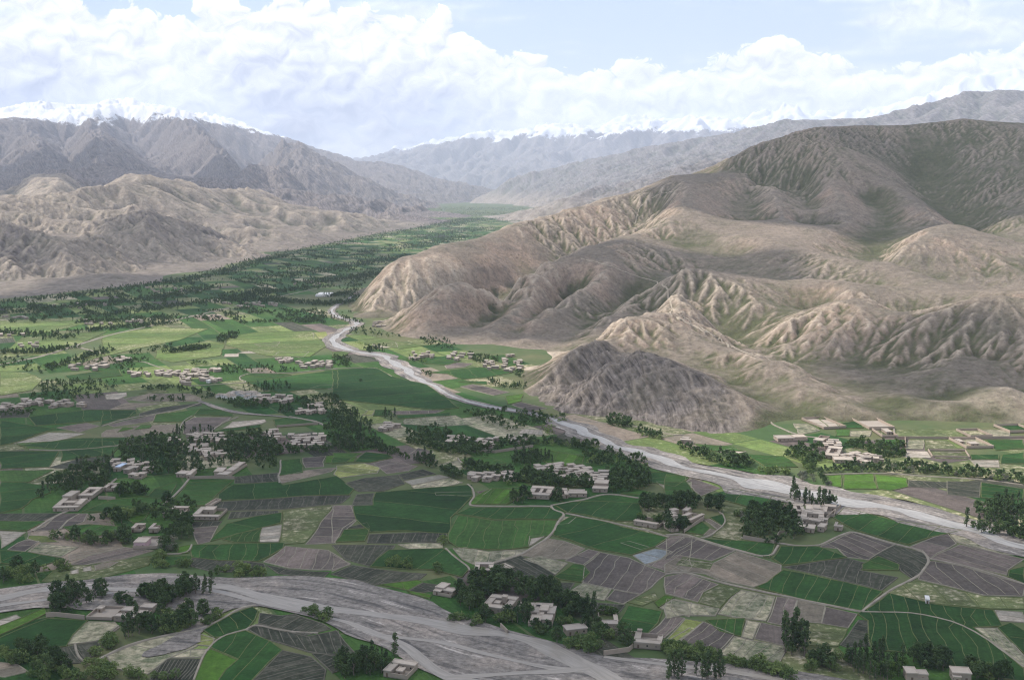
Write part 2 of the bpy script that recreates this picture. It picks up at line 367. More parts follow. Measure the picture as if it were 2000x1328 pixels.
KNOB = wpoly([(1170, 672, 1600), (1240, 678, 1530), (1310, 690, 1480), (1400, 735, 1400), (1460, 810, 1290), (1420, 860, 1205), (1300, 840, 1235), (1160, 820, 1300), (1060, 806, 1345), (1015, 785, 1420), (1060, 735, 1520)])
TOPG = wpoly([(1380, 345, 4100), (1450, 345, 3700), (1560, 380, 3450), (1750, 400, 3300), (1900, 440, 3000), (2300, 460, 3000), (2300, 240, 4600), (1380, 300, 4600)])
FAN = wpoly([(1480, 800, 1320), (1700, 775, 1370), (1850, 745, 1400), (2300, 740, 1400), (2300, 880, 1150), (1450, 880, 1150)])
CLIFF = wpoly([(700, 610, 2380), (760, 540, 2560), (860, 520, 2700), (920, 530, 2680), (830, 590, 2420), (740, 635, 2260)])
def soft(X, Y, poly, n): return blur(inpoly(X, Y, poly).astype(float), n)
def fin_r(X, Y, Z):
    st = 4.0
    kn = soft(X, Y, KNOB, 12); tg = soft(X, Y, TOPG, 60); fan = soft(X, Y, FAN, 20); clf = soft(X, Y, CLIFF, 10)
    land = np.clip((Z + 2) / 16, 0, 1)
    Z = blur(Z, 18); Z = Z + 0.60 * (Z - wide(Z, 34)) * land * np.clip((Y - 1480) / 420, 0.0, 1) - 6 * kn * land
    gul = np.clip(0.45 + 0.45 * tg + 0.75 * fbm(X, Y, 300, 3, 0.5, 83), 0.14, 1.25)
    Z = Z + fbm(X, Y, 420, 3, 0.5, 3) * 9 * land
    Z = erode(X, Y, Z, st, [130, 66, 36, 21, 12.5], (0.050, 0.072, 0.082, 0.090, 0.095), 0.44, mask=land * (1 - 0.75 * fan) * gul, smin=0.15)
    # dipping beds of the rocky knob: tilted ribs
    d = (X * 0.80 - Y * 0.25) / 17.0 + Z * 0.055 + fbm(X, Y, 60, 3, 0.5, 11) * 0.35
    rib = 1 - 2 * np.abs((d - np.floor(d)) - 0.5)
    Z = Z + kn * ((rib ** 1.5 - 0.4) * 3.4 * np.clip(0.7 + fbm(X, Y, 90, 3, 0.5, 87), 0, 1.5) + fbm(X, Y, 38, 5, 0.62, 21, True) * 2.8) * land
    Z = Z + fbm(X, Y, 30, 4, 0.5, 31) * 1.1 * land
    gy, gx = np.gradient(Z, st); sl = np.hypot(gx, gy)
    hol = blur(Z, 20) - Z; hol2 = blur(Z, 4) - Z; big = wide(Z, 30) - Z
    scar = np.clip((sl - 0.30) / 0.3, 0, 1) * np.clip(0.55 + fbm(X, Y, 180, 3, 0.5, 43), 0, 1) * (1 - kn) * (1 - 0.8 * tg)
    scar = np.clip(scar + 0.8 * clf * (sl > 0.2), 0, 1)
    # grass keeps to the furrows, hollows and the slopes turned from the midday sun
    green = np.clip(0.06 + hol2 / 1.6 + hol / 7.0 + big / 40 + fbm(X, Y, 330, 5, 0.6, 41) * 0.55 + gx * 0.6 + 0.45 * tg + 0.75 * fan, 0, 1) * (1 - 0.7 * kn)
    pale = np.clip(-hol / 2.6 - 0.3, 0, 1) * 0.55 * (1 - kn) * (1 - tg) + np.clip(-hol2 / 0.8 - 0.5, 0, 1) * 0.3
    pale = pale + soft(X, Y, [G(*p) for p in [(975, 698), (1000, 688), (1060, 686), (1100, 690), (1092, 704), (1040, 728), (1018, 722)]], 3) * 0.9 + 0.45 * clf * (sl > 0.3) + 0.45 * soft(X, Y, wpoly([(1780, 790, 1310), (1860, 760, 1370), (2000, 745, 1370), (2200, 745, 1370), (2200, 800, 1270), (1860, 800, 1275)]), 25) * np.clip(0.6 + fbm(X, Y, 60, 4, 0.6, 95), 0, 1)  # sandy fan and cliff; the apron strip's sunlight is painted in as paler ground
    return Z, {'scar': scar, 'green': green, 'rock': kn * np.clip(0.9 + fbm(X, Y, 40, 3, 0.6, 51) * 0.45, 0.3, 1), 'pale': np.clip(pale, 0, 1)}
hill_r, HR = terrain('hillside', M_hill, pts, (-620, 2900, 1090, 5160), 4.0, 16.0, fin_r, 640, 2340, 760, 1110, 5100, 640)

# ---- the badlands and mountains on the left
def B3(px, py, Y): return T3(px, py, Y if Y < 6000 else 6000 + (Y - 6000) * 2.6)
foot_l = [(-360, 610), (-150, 598), (0, 588), (120, 576), (250, 559), (330, 547), (420, 532), (500, 507), (560, 494), (620, 480), (700, 465), (760, 453), (830, 442), (880, 434), (930, 421)]
ridges_l = [
    [(-300, 445, 3600), (-150, 440, 3650), (0, 451, 3600), (60, 456, 3560), (110, 475, 3480), (170, 500, 3400), (210, 538, 3270)],
    [(110, 490, 3620), (200, 487, 3680), (250, 500, 3680), (300, 528, 3650)], [(-120, 500, 3380), (0, 505, 3360), (60, 510, 3330), (100, 530, 3280)],
    [(200, 470, 3950), (260, 449, 4150), (300, 440, 4300)],
    [(200, 416, 4900), (240, 408, 4900), (330, 424, 4850), (420, 454, 4800), (500, 482, 4900)],
    [(300, 470, 4100), (370, 492, 4100), (420, 515, 4050)],
    [(0, 400, 4800), (60, 395, 5000), (120, 420, 4700), (40, 440, 4200)],
    [(130, 425, 4700), (190, 390, 5300), (250, 372, 5900)],
    [(250, 372, 6000), (380, 388, 6300), (500, 400, 6600), (620, 420, 7000), (700, 430, 7300), (755, 444, 7450)],
    [(420, 440, 5500), (520, 440, 5800), (620, 455, 6100), (660, 462, 6050)],
    [(235, 198, 13000), (310, 235, 12000), (375, 262, 11000), (430, 300, 10000), (470, 340, 9000), (500, 385, 7600)],
    [(320, 252, 15000), (350, 236, 15000), (400, 226, 15000), (460, 240, 15000), (520, 258, 14500), (580, 285, 14000), (640, 305, 13500), (680, 321, 13000)],
    [(500, 320, 11200), (540, 302, 10500), (600, 315, 10200), (680, 345, 9800), (760, 385, 9400), (850, 425, 8900)],
    [(540, 302, 10500), (560, 350, 9000), (600, 395, 7700)],
    [(680, 321, 13000), (740, 318, 12800), (800, 340, 12400), (860, 365, 12000), (900, 378, 11800), (935, 398, 11500)],
    [(740, 318, 12800), (760, 360, 11500), (830, 400, 10500)],
    [(-350, 230, 12500), (-200, 210, 12800), (-80, 222, 12600), (0, 222, 12500), (50, 208, 12700), (90, 202, 12800), (140, 236, 12500), (190, 212, 12900), (235, 196, 13000)],
    [(90, 203, 12800), (60, 270, 10500), (100, 330, 8600), (60, 370, 6600)],
    [(190, 208, 12900), (165, 262, 10800), (190, 318, 8600), (260, 342, 7900), (330, 372, 7200)],
    [(190, 318, 8600), (130, 350, 7400), (110, 385, 6000)],
    [(-200, 210, 12800), (-180, 300, 9000), (-150, 380, 6000)],
]
gull_l = [
    [(60, 440, 4100), (110, 452, 3980), (180, 480, 3800), (230, 525, 3480), (260, 546, 3220)], [(0, 480, 3490), (80, 503, 3420), (150, 537, 3280)], [(-330, 560, 3050), (0, 551, 3130), (120, 543, 3190), (220, 534, 3380), (300, 531, 3560)],
    [(150, 440, 4600), (200, 440, 4700), (250, 425, 5000)], [(330, 445, 5100), (420, 470, 5000), (480, 500, 4700)],
    [(330, 400, 5900), (450, 425, 6000), (560, 450, 5900)], [(30, 420, 5400), (90, 400, 6000)], [(140, 400, 5900), (170, 365, 6900), (150, 310, 9400), (130, 260, 11400)],
    [(20, 290, 10200), (30, 340, 8200), (10, 385, 6200)], [(330, 355, 8200), (300, 290, 11000), (250, 240, 12300)], [(400, 365, 8200), (380, 320, 10000)],
    [(440, 375, 8500), (520, 340, 10500), (470, 300, 12000)], [(560, 400, 8100), (660, 400, 8900)], [(640, 345, 11400), (740, 380, 10600), (850, 415, 10300)],
]
pts = []
for ln in ridges_l: pts += [(x, y, z + min(12, 0.06 * z)) for x, y, z in densify([B3(*p) for p in ln], 260)]
for ln in gull_l: pts += [(x, y, z - min(60, 0.35 * max(z - 15, 0))) for x, y, z in densify([B3(*p) for p in ln], 260)]
pts += densify([(*G(*p), -1.0) for p in foot_l], 180)
pts += densify([(*G(*p), -25.0) for p in [(-360, 640), (0, 615), (250, 585), (420, 552), (560, 508), (700, 476), (860, 446), (960, 424)]], 260)
for px, Y, z in [(-350, 33500, 800), (0, 33500, 900), (250, 34500, 1200), (450, 35500, 1200), (650, 33500, 600), (800, 31000, 300), (950, 28500, -20), (980, 21500, -25)]: pts.append(((px - 1000) / F * Y, Y, z))
def fin_l(X, Y, Z):
    st = 24.0; land = np.clip((Z + 2) / 30, 0, 1); hi = np.clip((Y - 7500) / 5000, 0, 1)
    Z = Z + 0.8 * (blur(Z, 4) - wide(Z, 26)) * land
    Z = Z + fbm(X, Y, 1500, 4, 0.5, 5) * 26 * land * (0.3 + 0.7 * hi)
    mid = np.clip((Y - 3800) / 900, 0, 1) * np.clip((15500 - Y) / 4000, 0, 1) * np.clip((400 - Z) / 140, 0, 1) * land
    Z = Z + mid * (fbm(X, Y, 700, 4, 0.5, 25, True) + 0.1) * 42
    Z = erode(X, Y, Z, st, [1300, 700, 380], 0.075, 0.36, mask=land * (0.2 + 0.8 * hi), smin=0.06)
    Z = erode(X, Y, Z, st, [210, 120, 70], 0.075, 0.36, mask=land, k0=9, smin=0.10)
    gy, gx = np.gradient(Z, st); sl = np.hypot(gx, gy); hol = blur(Z, 12) - Z
    scar = np.clip((sl - 0.30) / 0.35, 0, 1)
    mt = np.clip((Y - 8200 + X * -0.2 + fbm(X, Y, 900, 4, 0.5, 15) * 500) / 900, 0, 1)
    green = np.clip(hol / 9 + fbm(X, Y, 500, 4, 0.5, 45) * 0.3 + 0.10, 0, 1) * (0.8 + 0.2 * mt)
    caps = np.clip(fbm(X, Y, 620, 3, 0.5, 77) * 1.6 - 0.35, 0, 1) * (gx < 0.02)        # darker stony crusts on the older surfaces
    return Z, {'scar': scar * (1 - 0.8 * mt), 'green': green, 'rock': np.clip(mt * 0.85 + 0.5 * caps, 0, 1), 'pale': np.clip(-hol / 7 - 0.5, 0, 1) * 0.5 * (1 - mt)}
def fin_n(X, Y, Z):
    'the near badlands again on a finer grid: closely furrowed'
    st = 6.0; land = np.clip((Z + 2) / 14, 0, 1); fade = np.clip((5600 - Y) / 600, 0, 1) * np.clip((-480 - X) / 300, 0, 1)
    Z0 = Z; Z = erode(X, Y, Z, st, [64, 38, 23], 0.10, 0.34, mask=land * fade, k0=60, smin=0.07)
    gy, gx = np.gradient(Z, st); sl = np.hypot(gx, gy); hol = blur(Z, 8) - Z; wid = blur(Z0, 60) - Z0
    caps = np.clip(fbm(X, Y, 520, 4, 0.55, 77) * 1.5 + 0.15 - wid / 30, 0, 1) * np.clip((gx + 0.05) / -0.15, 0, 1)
    return Z, {'scar': np.clip((sl - 0.25) / 0.3, 0, 1), 'green': np.clip(wid / 25 + hol / 9 + fbm(X, Y, 400, 4, 0.5, 45) * 0.25 - 0.05, 0, 1), 'rock': np.clip(caps * 0.8, 0, 1), 'pale': np.clip(-hol / 3 - 0.4, 0, 1) * 0.55}
YS = 5700.0
hill_l, HL = terrain('mountain_slope', M_left, pts, (-18400, 1300, 2500, 35600), 24.0, 96.0, fin_l, -330, 990, 640, YS, 35000, 440)
hill_n, HN = terrain('badlands', M_left, None, (-3800, 500, 2500, 5720), 6.0, 6.0, fin_n, -330, 990, 640, 2560, YS, 330, base=HL)

def C3(px, py, Y): return T3(px, py, 6500 + (Y - 6500) * 3.0)
# ---- the hazy middle range behind, and the snow range at the head of the valley
pts = []
for ln in [[(925, 418, 11300), (960, 383, 11000), (1020, 345, 10800), (1080, 330, 10700), (1150, 312, 10500), (1210, 304, 10300), (1270, 290, 10200), (1310, 285, 10000), (1360, 300, 9700), (1410, 275, 9700), (1450, 255, 9700), (1500, 240, 9700), (1540, 232, 9700), (1650, 235, 9700), (1710, 236, 9600), (1760, 225, 9500), (1830, 200, 9400), (1900, 182, 9300), (2000, 178, 9200), (2150, 170, 9200), (2350, 175, 9200)],
           [(1000, 432, 9200), (1080, 405, 8800), (1180, 375, 8500), (1260, 345, 8400), (1330, 320, 8400), (1400, 300, 8500)], [(960, 430, 10200), (1010, 395, 10000), (1080, 365, 9800), (1150, 345, 9600)],
           [(1290, 335, 7200), (1350, 320, 7300), (1450, 300, 7400), (1600, 290, 7400), (1700, 262, 7500), (1800, 250, 7500), (2000, 240, 7600), (2300, 240, 7600)],
           [(1120, 395, 6900), (1220, 372, 6800), (1300, 340, 6700)]]:
    pts += densify([C3(*p) for p in ln], 260)
for ln in [[(1060, 425, 8400), (1180, 392, 8000), (1300, 345, 8000)], [(1000, 418, 9700), (1100, 378, 9300), (1250, 330, 9200)], [(1450, 300, 8500), (1700, 280, 8500), (2000, 250, 8500)]]:
    pts += densify([C3(*p) for p in ln], 300)
pts += densify([(*G(*p), -2) for p in [(925, 421), (960, 428), (1000, 436), (1060, 440), (1110, 442)]], 300)
for px, Y, z in [(880, 12500, -25), (930, 9500, -25), (980, 8000, -25), (1060, 6600, -25), (1150, 5900, -15), (1400, 5900, 120), (1700, 5900, 200), (2300, 5900, 250), (1000, 12800, 50), (1300, 12800, 250), (1700, 12800, 500), (2300, 12800, 500)]: Y = 6500 + (Y - 6500) * 3.0; pts.append(((px - 1000) / F * Y, Y, z))
def fin_m(X, Y, Z):
    st = 30.0; land = np.clip((Z + 2) / 40, 0, 1)
    Z = Z + fbm(X, Y, 1300, 3, 0.5, 8) * 20 * land
    Z = erode(X, Y, Z, st, [900, 500, 270, 150, 85], 0.07, 0.32, mask=land, k0=20)
    gy, gx = np.gradient(Z, st); sl = np.hypot(gx, gy); hol = blur(Z, 10) - Z
    low = np.clip(1.4 - Z / 170, 0, 1)
    return Z, {'scar': np.clip((sl - .35) / .3, 0, 1) * 0.5 + 0 * X, 'green': np.clip(hol / 10 + 0.3 + fbm(X, Y, 700, 3, 0.5, 61) * 0.3, 0, 1) * (1 - low), 'rock': np.clip(0.5 - low, 0, 1), 'pale': low * 0.35}
hill_m, HM = terrain('middle_range', M_far, pts, (-2100, 16800, 4500, 26300), 30.0, 110.0, fin_m, 880, 2340, 420, 4700, 25800, 300)

def S3(px, py, Y): return T3(px, py, Y * 2.0)
pts = []
for ln in [[(560, 360, 22060), (640, 335, 22060), (730, 316, 21730), (800, 298, 21400), (860, 286, 21070), (910, 283, 20740), (960, 263, 20410), (990, 268, 20080), (1040, 264, 20080), (1080, 250, 20080), (1120, 262, 19750), (1180, 268, 19420), (1250, 254, 19090), (1300, 246, 18760), (1350, 238, 18760), (1400, 252, 18430), (1470, 270, 18100), (1560, 285, 18100)],
           [(960, 263, 20410), (930, 320, 18100), (920, 370, 16120)], [(1080, 250, 20080), (1040, 310, 17770), (960, 375, 15460)], [(1250, 254, 19090), (1180, 310, 17110), (1080, 345, 15790)], [(1350, 238, 18760), (1330, 285, 16780), (1250, 320, 15460)], [(860, 286, 21070), (840, 340, 18100)],
           [(700, 320, 26680), (800, 288, 26680), (880, 276, 26680), (1040, 258, 26680), (1140, 252, 26680), (1250, 238, 26680), (1320, 236, 26020), (1400, 250, 25360), (1440, 240, 25360), (1490, 222, 25030), (1530, 206, 24700), (1570, 222, 24700), (1620, 236, 24700), (1680, 238, 24370), (1740, 200, 24040), (1800, 188, 24040), (1850, 184, 23710), (1900, 168, 23380), (1950, 150, 23380), (1980, 142, 23380), (2050, 150, 23380), (2150, 165, 23380), (2350, 160, 23380)]]:
    pts += densify([S3(*p) for p in ln], 900)
for ln in [[(880, 335, 19090), (960, 330, 18430)], [(1000, 320, 18628), (1100, 300, 18100), (1190, 295, 18232)], [(1270, 300, 17440)] * 2, [(800, 350, 17770), (880, 365, 16780)]]:
    pts += densify([S3(*p) for p in ln], 900)
for px, Y, z in [(560, 29320, 600), (1000, 29320, 900), (1500, 29320, 1200), (2000, 28660, 1400), (2350, 28660, 1400), (700, 23710, 600), (1000, 23380, 900), (1250, 22720, 900), (1500, 21730, 900), (1800, 21070, 1000), (2300, 21070, 1000), (560, 14800, -20), (800, 14536, -20), (900, 14404, -20), (1100, 14536, 50), (1500, 15130, 200), (2000, 15460, 300), (2350, 16120, 300)]: pts.append(((px - 1000) / F * Y * 2.0, Y * 2.0, z * 1.6))
def fin_f(X, Y, Z):
    st = 75.0; land = np.clip((Z + 2) / 80, 0, 1)
    Z = Z + fbm(X, Y, 4200, 5, 0.55, 12, True) * 170 * land
    Z = erode(X, Y, Z, st, [3800, 2000, 1060, 570, 310], 0.075, 0.32, mask=land, k0=30)
    gy, gx = np.gradient(Z, st); sl = np.hypot(gx, gy); hol = blur(Z, 6) - Z
    return Z, {'scar': np.clip((sl - .5) / .4, 0, 1), 'green': np.clip(hol / 40, 0, .5), 'rock': 0.6 + 0 * X, 'pale': 0 * X}
hill_f, HF = terrain('snow_range', M_far, pts, (-13000, 37200, 28200, 58800), 75.0, 300.0, fin_f, 540, 2340, 420, 28600, 58300, 300)

# ---- the valley floor: one sheet under everything
M_floor, t, b = mat_new('valley_floor_turf'); p = t.pos()
n1 = t.noise(p, 0.006, 5, 0.6); n2 = t.noise(p, 0.08, 4, 0.65)
c = t.mix(t.mapr(n1, 0.38, 0.62), (0.052, 0.092, 0.030), (0.115, 0.118, 0.055)); c = t.mix(0.6, c, t.mix(n2, (0.5, 0.5, 0.5), (1.5, 1.5, 1.5)), 'MULTIPLY')
t.set(b.inputs['Base Color'], c)
floor = obj('valley_floor', np_mesh('valley_floor', [(-45000, -3000, 0), (45000, -3000, 0), (45000, 45000, 0), (-45000, 45000, 0)], [(0, 1, 2, 3)]), M_floor, kind='structure')
# ------------------------------------------------------------------ fields of the valley floor
ZN = {1: (0, 860, 2.8371), 2: (650, 860, 2.8371), 3: (1300, 860, 2.8371), 4: (0, 430, 2.857), 5: (650, 430, 2.857), 6: (1300, 430, 2.857), 7: (200, 640, 4.348), 8: (1500, 780, 4.0), 0: (0, 0, 1.0)}
def zp(zone, x, y): a = ZN[zone]; return (a[0] + x / a[2], a[1] + y / a[2])
def gz(zone, pts): return [G(*zp(zone, *p)) for p in pts]

def field_mat(name, c1, c2, row=(3.0, 0.4), c3=None, speck=0.0, rough=0.9, patch=0.012):
    'c1/c2 broad patches, c3 the furrows between rows, speck bare spots'
    m, t, b = mat_new(name, rough, 0.12); p = t.pos()
    uvn = t.add('ShaderNodeUVMap', uv_map='rows').outputs[0]
    u, v_, _ = t.sep(uvn)
    n1 = t.noise(p, patch, 5, 0.6); n2 = t.noise(p, 0.16, 5, 0.7); n3 = t.noise(p, 0.7, 3, 0.7)
    c = t.mix(t.mapr(n1, 0.36, 0.64), c1, c2)
    wob = t.m('ADD', u, t.m('MULTIPLY', t.noise(p, 0.05, 2, 0.5), 5.0))
    w = t.mapr(t.m('SINE', t.m('MULTIPLY', wob, 2 * math.pi / row[0])), 0.1, 0.9)
    w2 = t.mapr(t.m('SINE', t.m('MULTIPLY', wob, 2 * math.pi / (row[0] * 4.3))), 0.2, 1.0)
    w = t.m('MULTIPLY', t.m('MAXIMUM', w, t.m('MULTIPLY', w2, 0.7)), t.mapr(n2, 0.35, 0.6))
    c = t.mix(t.m('MULTIPLY', w, row[1]), c, c3 or c2)
    if speck: c = t.mix(t.mapr(t.m('ADD', t.m('MULTIPLY', n2, 0.6), t.m('MULTIPLY', n1, 0.4)), 0.62 - speck * 0.25, 0.66), c, (0.34, 0.30, 0.22))
    n4 = t.noise(p, 0.045, 4, 0.65)
    c = t.mix(0.9, c, t.mix(t.mapr(t.m('ADD', t.m('MULTIPLY', n3, 0.22), t.m('ADD', t.m('MULTIPLY', n2, 0.48), t.m('MULTIPLY', n4, 0.3))), 0.32, 0.68), (0.34, 0.34, 0.32), (1.66, 1.66, 1.68)), 'MULTIPLY')
    c = t.mix(1.0, c, t.mix(t.rnd(), (0.82, 0.84, 0.82), (1.16, 1.14, 1.12)), 'MULTIPLY')
    sv = t.add('ShaderNodeUVMap', uv_map='strips').outputs[0]; wn = t.add('ShaderNodeTexWhiteNoise', noise_dimensions='3D')
    t.set(wn.inputs['Vector'], t.vm('FLOOR', t.vm('ADD', sv, t.vm('MULTIPLY', t.vm('SUBTRACT', t.noise(p, 0.05, 1, 0.5, out=1), (0.5, 0.5, 0.5)), (0.12, 0.12, 0.0)))))
    c = t.mix(1.0, c, t.mix(wn.outputs['Value'], (0.74, 0.77, 0.76), (1.26, 1.22, 1.20)), 'MULTIPLY')
    t.set(b.inputs['Base Color'], c)
    t.set(b.inputs['Normal'], t.bump(t.m('ADD', n3, t.m('MULTIPLY', n2, 1.5)), 0.8, 0.6))
    return m
FM = {
    'D': field_mat('deep_green_wheat', (0.014, 0.052, 0.011), (0.026, 0.068, 0.015), (4.0, 0.4), (0.009, 0.033, 0.009)),
    'G': field_mat('mid_green_crop', (0.026, 0.075, 0.015), (0.045, 0.090, 0.021), (4.0, 0.45), (0.017, 0.048, 0.011)),
    'B': field_mat('fresh_green_clover', (0.052, 0.125, 0.013), (0.066, 0.122, 0.022), (6.0, 0.35), (0.032, 0.085, 0.012)),
    'M': field_mat('light_green_crop', (0.092, 0.140, 0.040), (0.140, 0.160, 0.062), (9.0, 0.4), (0.058, 0.105, 0.032), 0.25, patch=0.008),
    'Y': field_mat('yellow_green_growth', (0.14, 0.175, 0.045), (0.20, 0.20, 0.085), (5.0, 0.4), (0.09, 0.12, 0.04), 0.3),
    'P': field_mat('ploughed_brown_earth', (0.100, 0.082, 0.074), (0.128, 0.106, 0.094), (3.2, 0.4), (0.068, 0.057, 0.053)),
    'Q': field_mat('dry_harrowed_earth', (0.158, 0.132, 0.104), (0.195, 0.165, 0.128), (3.5, 0.35), (0.115, 0.095, 0.076)),
    'K': field_mat('dark_bedded_plot', (0.030, 0.036, 0.024), (0.045, 0.049, 0.034), (3.6, 0.7), (0.085, 0.078, 0.064)),
    'L': field_mat('pale_bare_soil', (0.30, 0.265, 0.225), (0.36, 0.315, 0.265), (4.0, 0.35), (0.23, 0.20, 0.17)),
    'S': field_mat('patchy_thin_crop', (0.070, 0.105, 0.048), (0.16, 0.155, 0.10), (4.0, 0.5), (0.25, 0.22, 0.165), 1.0, patch=0.03),
    'T': field_mat('rough_grazing', (0.090, 0.115, 0.045), (0.125, 0.125, 0.065), (7.0, 0.3), (0.065, 0.10, 0.035), 0.45, patch=0.02),
    'W': field_mat('blue_grey_flooded_soil', (0.235, 0.25, 0.265), (0.28, 0.295, 0.31), (4.0, 0.3), (0.17, 0.18, 0.19)),
}
def plain_mat(name, c1, c2, sc=0.3, rough=0.95, bump=0.5):
    m, t, b = mat_new(name, rough, 0.1); p = t.pos(); n = t.noise(p, sc, 6, 0.68); n2 = t.noise(p, sc * 0.12, 3, 0.5)
    c = t.mix(t.mapr(n, 0.3, 0.7), c1, c2); c = t.mix(0.5, c, t.mix(n2, (0.6, 0.6, 0.6), (1.4, 1.4, 1.4)), 'MULTIPLY')
    t.set(b.inputs['Base Color'], c); t.set(b.inputs['Normal'], t.bump(n, bump, 0.4)); return m
M_bankg = plain_mat('grassy_bank', (0.060, 0.085, 0.030), (0.13, 0.14, 0.062), 0.12)
M_bankt = plain_mat('dry_earth_bank', (0.17, 0.155, 0.115), (0.27, 0.24, 0.185), 0.12)
M_bankk = plain_mat('dark_plot_bank', (0.075, 0.072, 0.055), (0.15, 0.138, 0.108), 0.12)
M_path = plain_mat('trodden_earth', (0.19, 0.168, 0.132), (0.30, 0.262, 0.212), 0.12)
M_trail = plain_mat('dusty_trail', (0.33, 0.28, 0.215), (0.40, 0.34, 0.265))

def wob(p, a=1.6):
    x, y = p
    return (x + a * float(vnoise(np.float64(x / 19), np.float64(y / 19), 91)), y + a * float(vnoise(np.float64(x / 19), np.float64(y / 19), 92)))
def subdiv(poly, step=14, closed=True):
    out = []; n = len(poly)
    for i in range(n if closed else n - 1):
        a, b = poly[i], poly[(i + 1) % n]; k = max(1, int(math.dist(a, b) / step))
        out += [(a[0] + (b[0] - a[0]) * j / k, a[1] + (b[1] - a[1]) * j / k) for j in range(k)]
    if not closed: out.append(poly[-1])
    return out
def chaikin(pl, n=2, closed=False):
    for _ in range(n):
        q = [] if closed else [pl[0]]
        for i in range(len(pl) if closed else len(pl) - 1):
            a, b = pl[i], pl[(i + 1) % len(pl)]
            q += [(a[0] * .75 + b[0] * .25, a[1] * .75 + b[1] * .25), (a[0] * .25 + b[0] * .75, a[1] * .25 + b[1] * .75)]
        if not closed: q.append(pl[-1])
        pl = q
    return pl
def area(p): return 0.5 * sum(p[i][0] * p[(i + 1) % len(p)][1] - p[(i + 1) % len(p)][0] * p[i][1] for i in range(len(p)))
def slab(name, poly, z0, z1, d=None, strips=(0.0, 40.0, 0)):
    'a level sheet with skirts: top face plus sides; uv map in metres across the rows'
    if area(poly) < 0: poly = poly[::-1]
    n = len(poly); me = bpy.data.meshes.new(name)
    me.from_pydata([(x, y, z1) for x, y in poly] + [(x, y, z0) for x, y in poly], [], [tuple(range(n))] + [((i + 1) % n, i, i + n, (i + 1) % n + n) for i in range(n)])
    if d is not None:
        uv = me.uv_layers.new(name='rows'); co = np.array([(x, y) for x, y in poly] * 2); li = np.empty(len(me.loops), np.int32); me.loops.foreach_get('vertex_index', li)
        u = co @ np.array([-d[1], d[0]]); v = co @ np.array(d)
        uv.data.foreach_set('uv', np.c_[u[li], v[li]].astype(np.float32).ravel())
        me.uv_layers.new(name='strips').data.foreach_set('uv', np.c_[(u[li] - strips[0]) / strips[1], np.full(len(li), strips[2] + 0.5)].astype(np.float32).ravel())
    return me
def ribbon_vf(pl, w, z0, z1, V, Fc, closed=False, taper=0.6):
    'a low bank along a line: trapezoid section'
    n = len(pl); b = len(V); ws = w if hasattr(w, '__len__') else [w] * n
    for i in range(n):
        a = pl[i - 1] if (i or closed) else pl[i]; c = pl[(i + 1) % n] if (i < n - 1 or closed) else pl[i]
        tx, ty = c[0] - a[0], c[1] - a[1]; L = math.hypot(tx, ty) or 1; nx, ny = -ty / L, tx / L; h = ws[i] / 2
        for s, z in ((1, z0), (taper, z1), (-taper, z1), (-1, z0)): V.append((pl[i][0] + nx * h * s, pl[i][1] + ny * h * s, z))
    for i in range(n if closed else n - 1):
        p, q = b + 4 * i, b + 4 * ((i + 1) % n)
        for k in range(3): Fc.append((p + k, q + k, q + k + 1, p + k + 1))
def ribbon(name, pl, w, z0, z1, mat, parent=None, **pr):
    V, Fc = [], []; ribbon_vf(pl, w, z0, z1, V, Fc)
    return obj(name, np_mesh(name, V, Fc), mat, parent, **pr)
def scan(poly, c, d):
    'pieces of the line through c along d inside the polygon'
    ts = []; n = len(poly)
    for i in range(n):
        a, b = poly[i], poly[(i + 1) % n]; ex, ey = b[0] - a[0], b[1] - a[1]; den = d[0] * ey - d[1] * ex
        if abs(den) < 1e-9: continue
        s = (d[0] * (c[1] - a[1]) - d[1] * (c[0] - a[0])) / den * -1
        s = ((c[0] - a[0]) * d[1] - (c[1] - a[1]) * d[0]) / -den
        if 0 <= s < 1: ts.append(((a[0] + ex * s - c[0]) * d[0] + (a[1] + ey * s - c[1]) * d[1]))
    ts.sort(); return [(ts[i], ts[i + 1]) for i in range(0, len(ts) - 1, 2)]

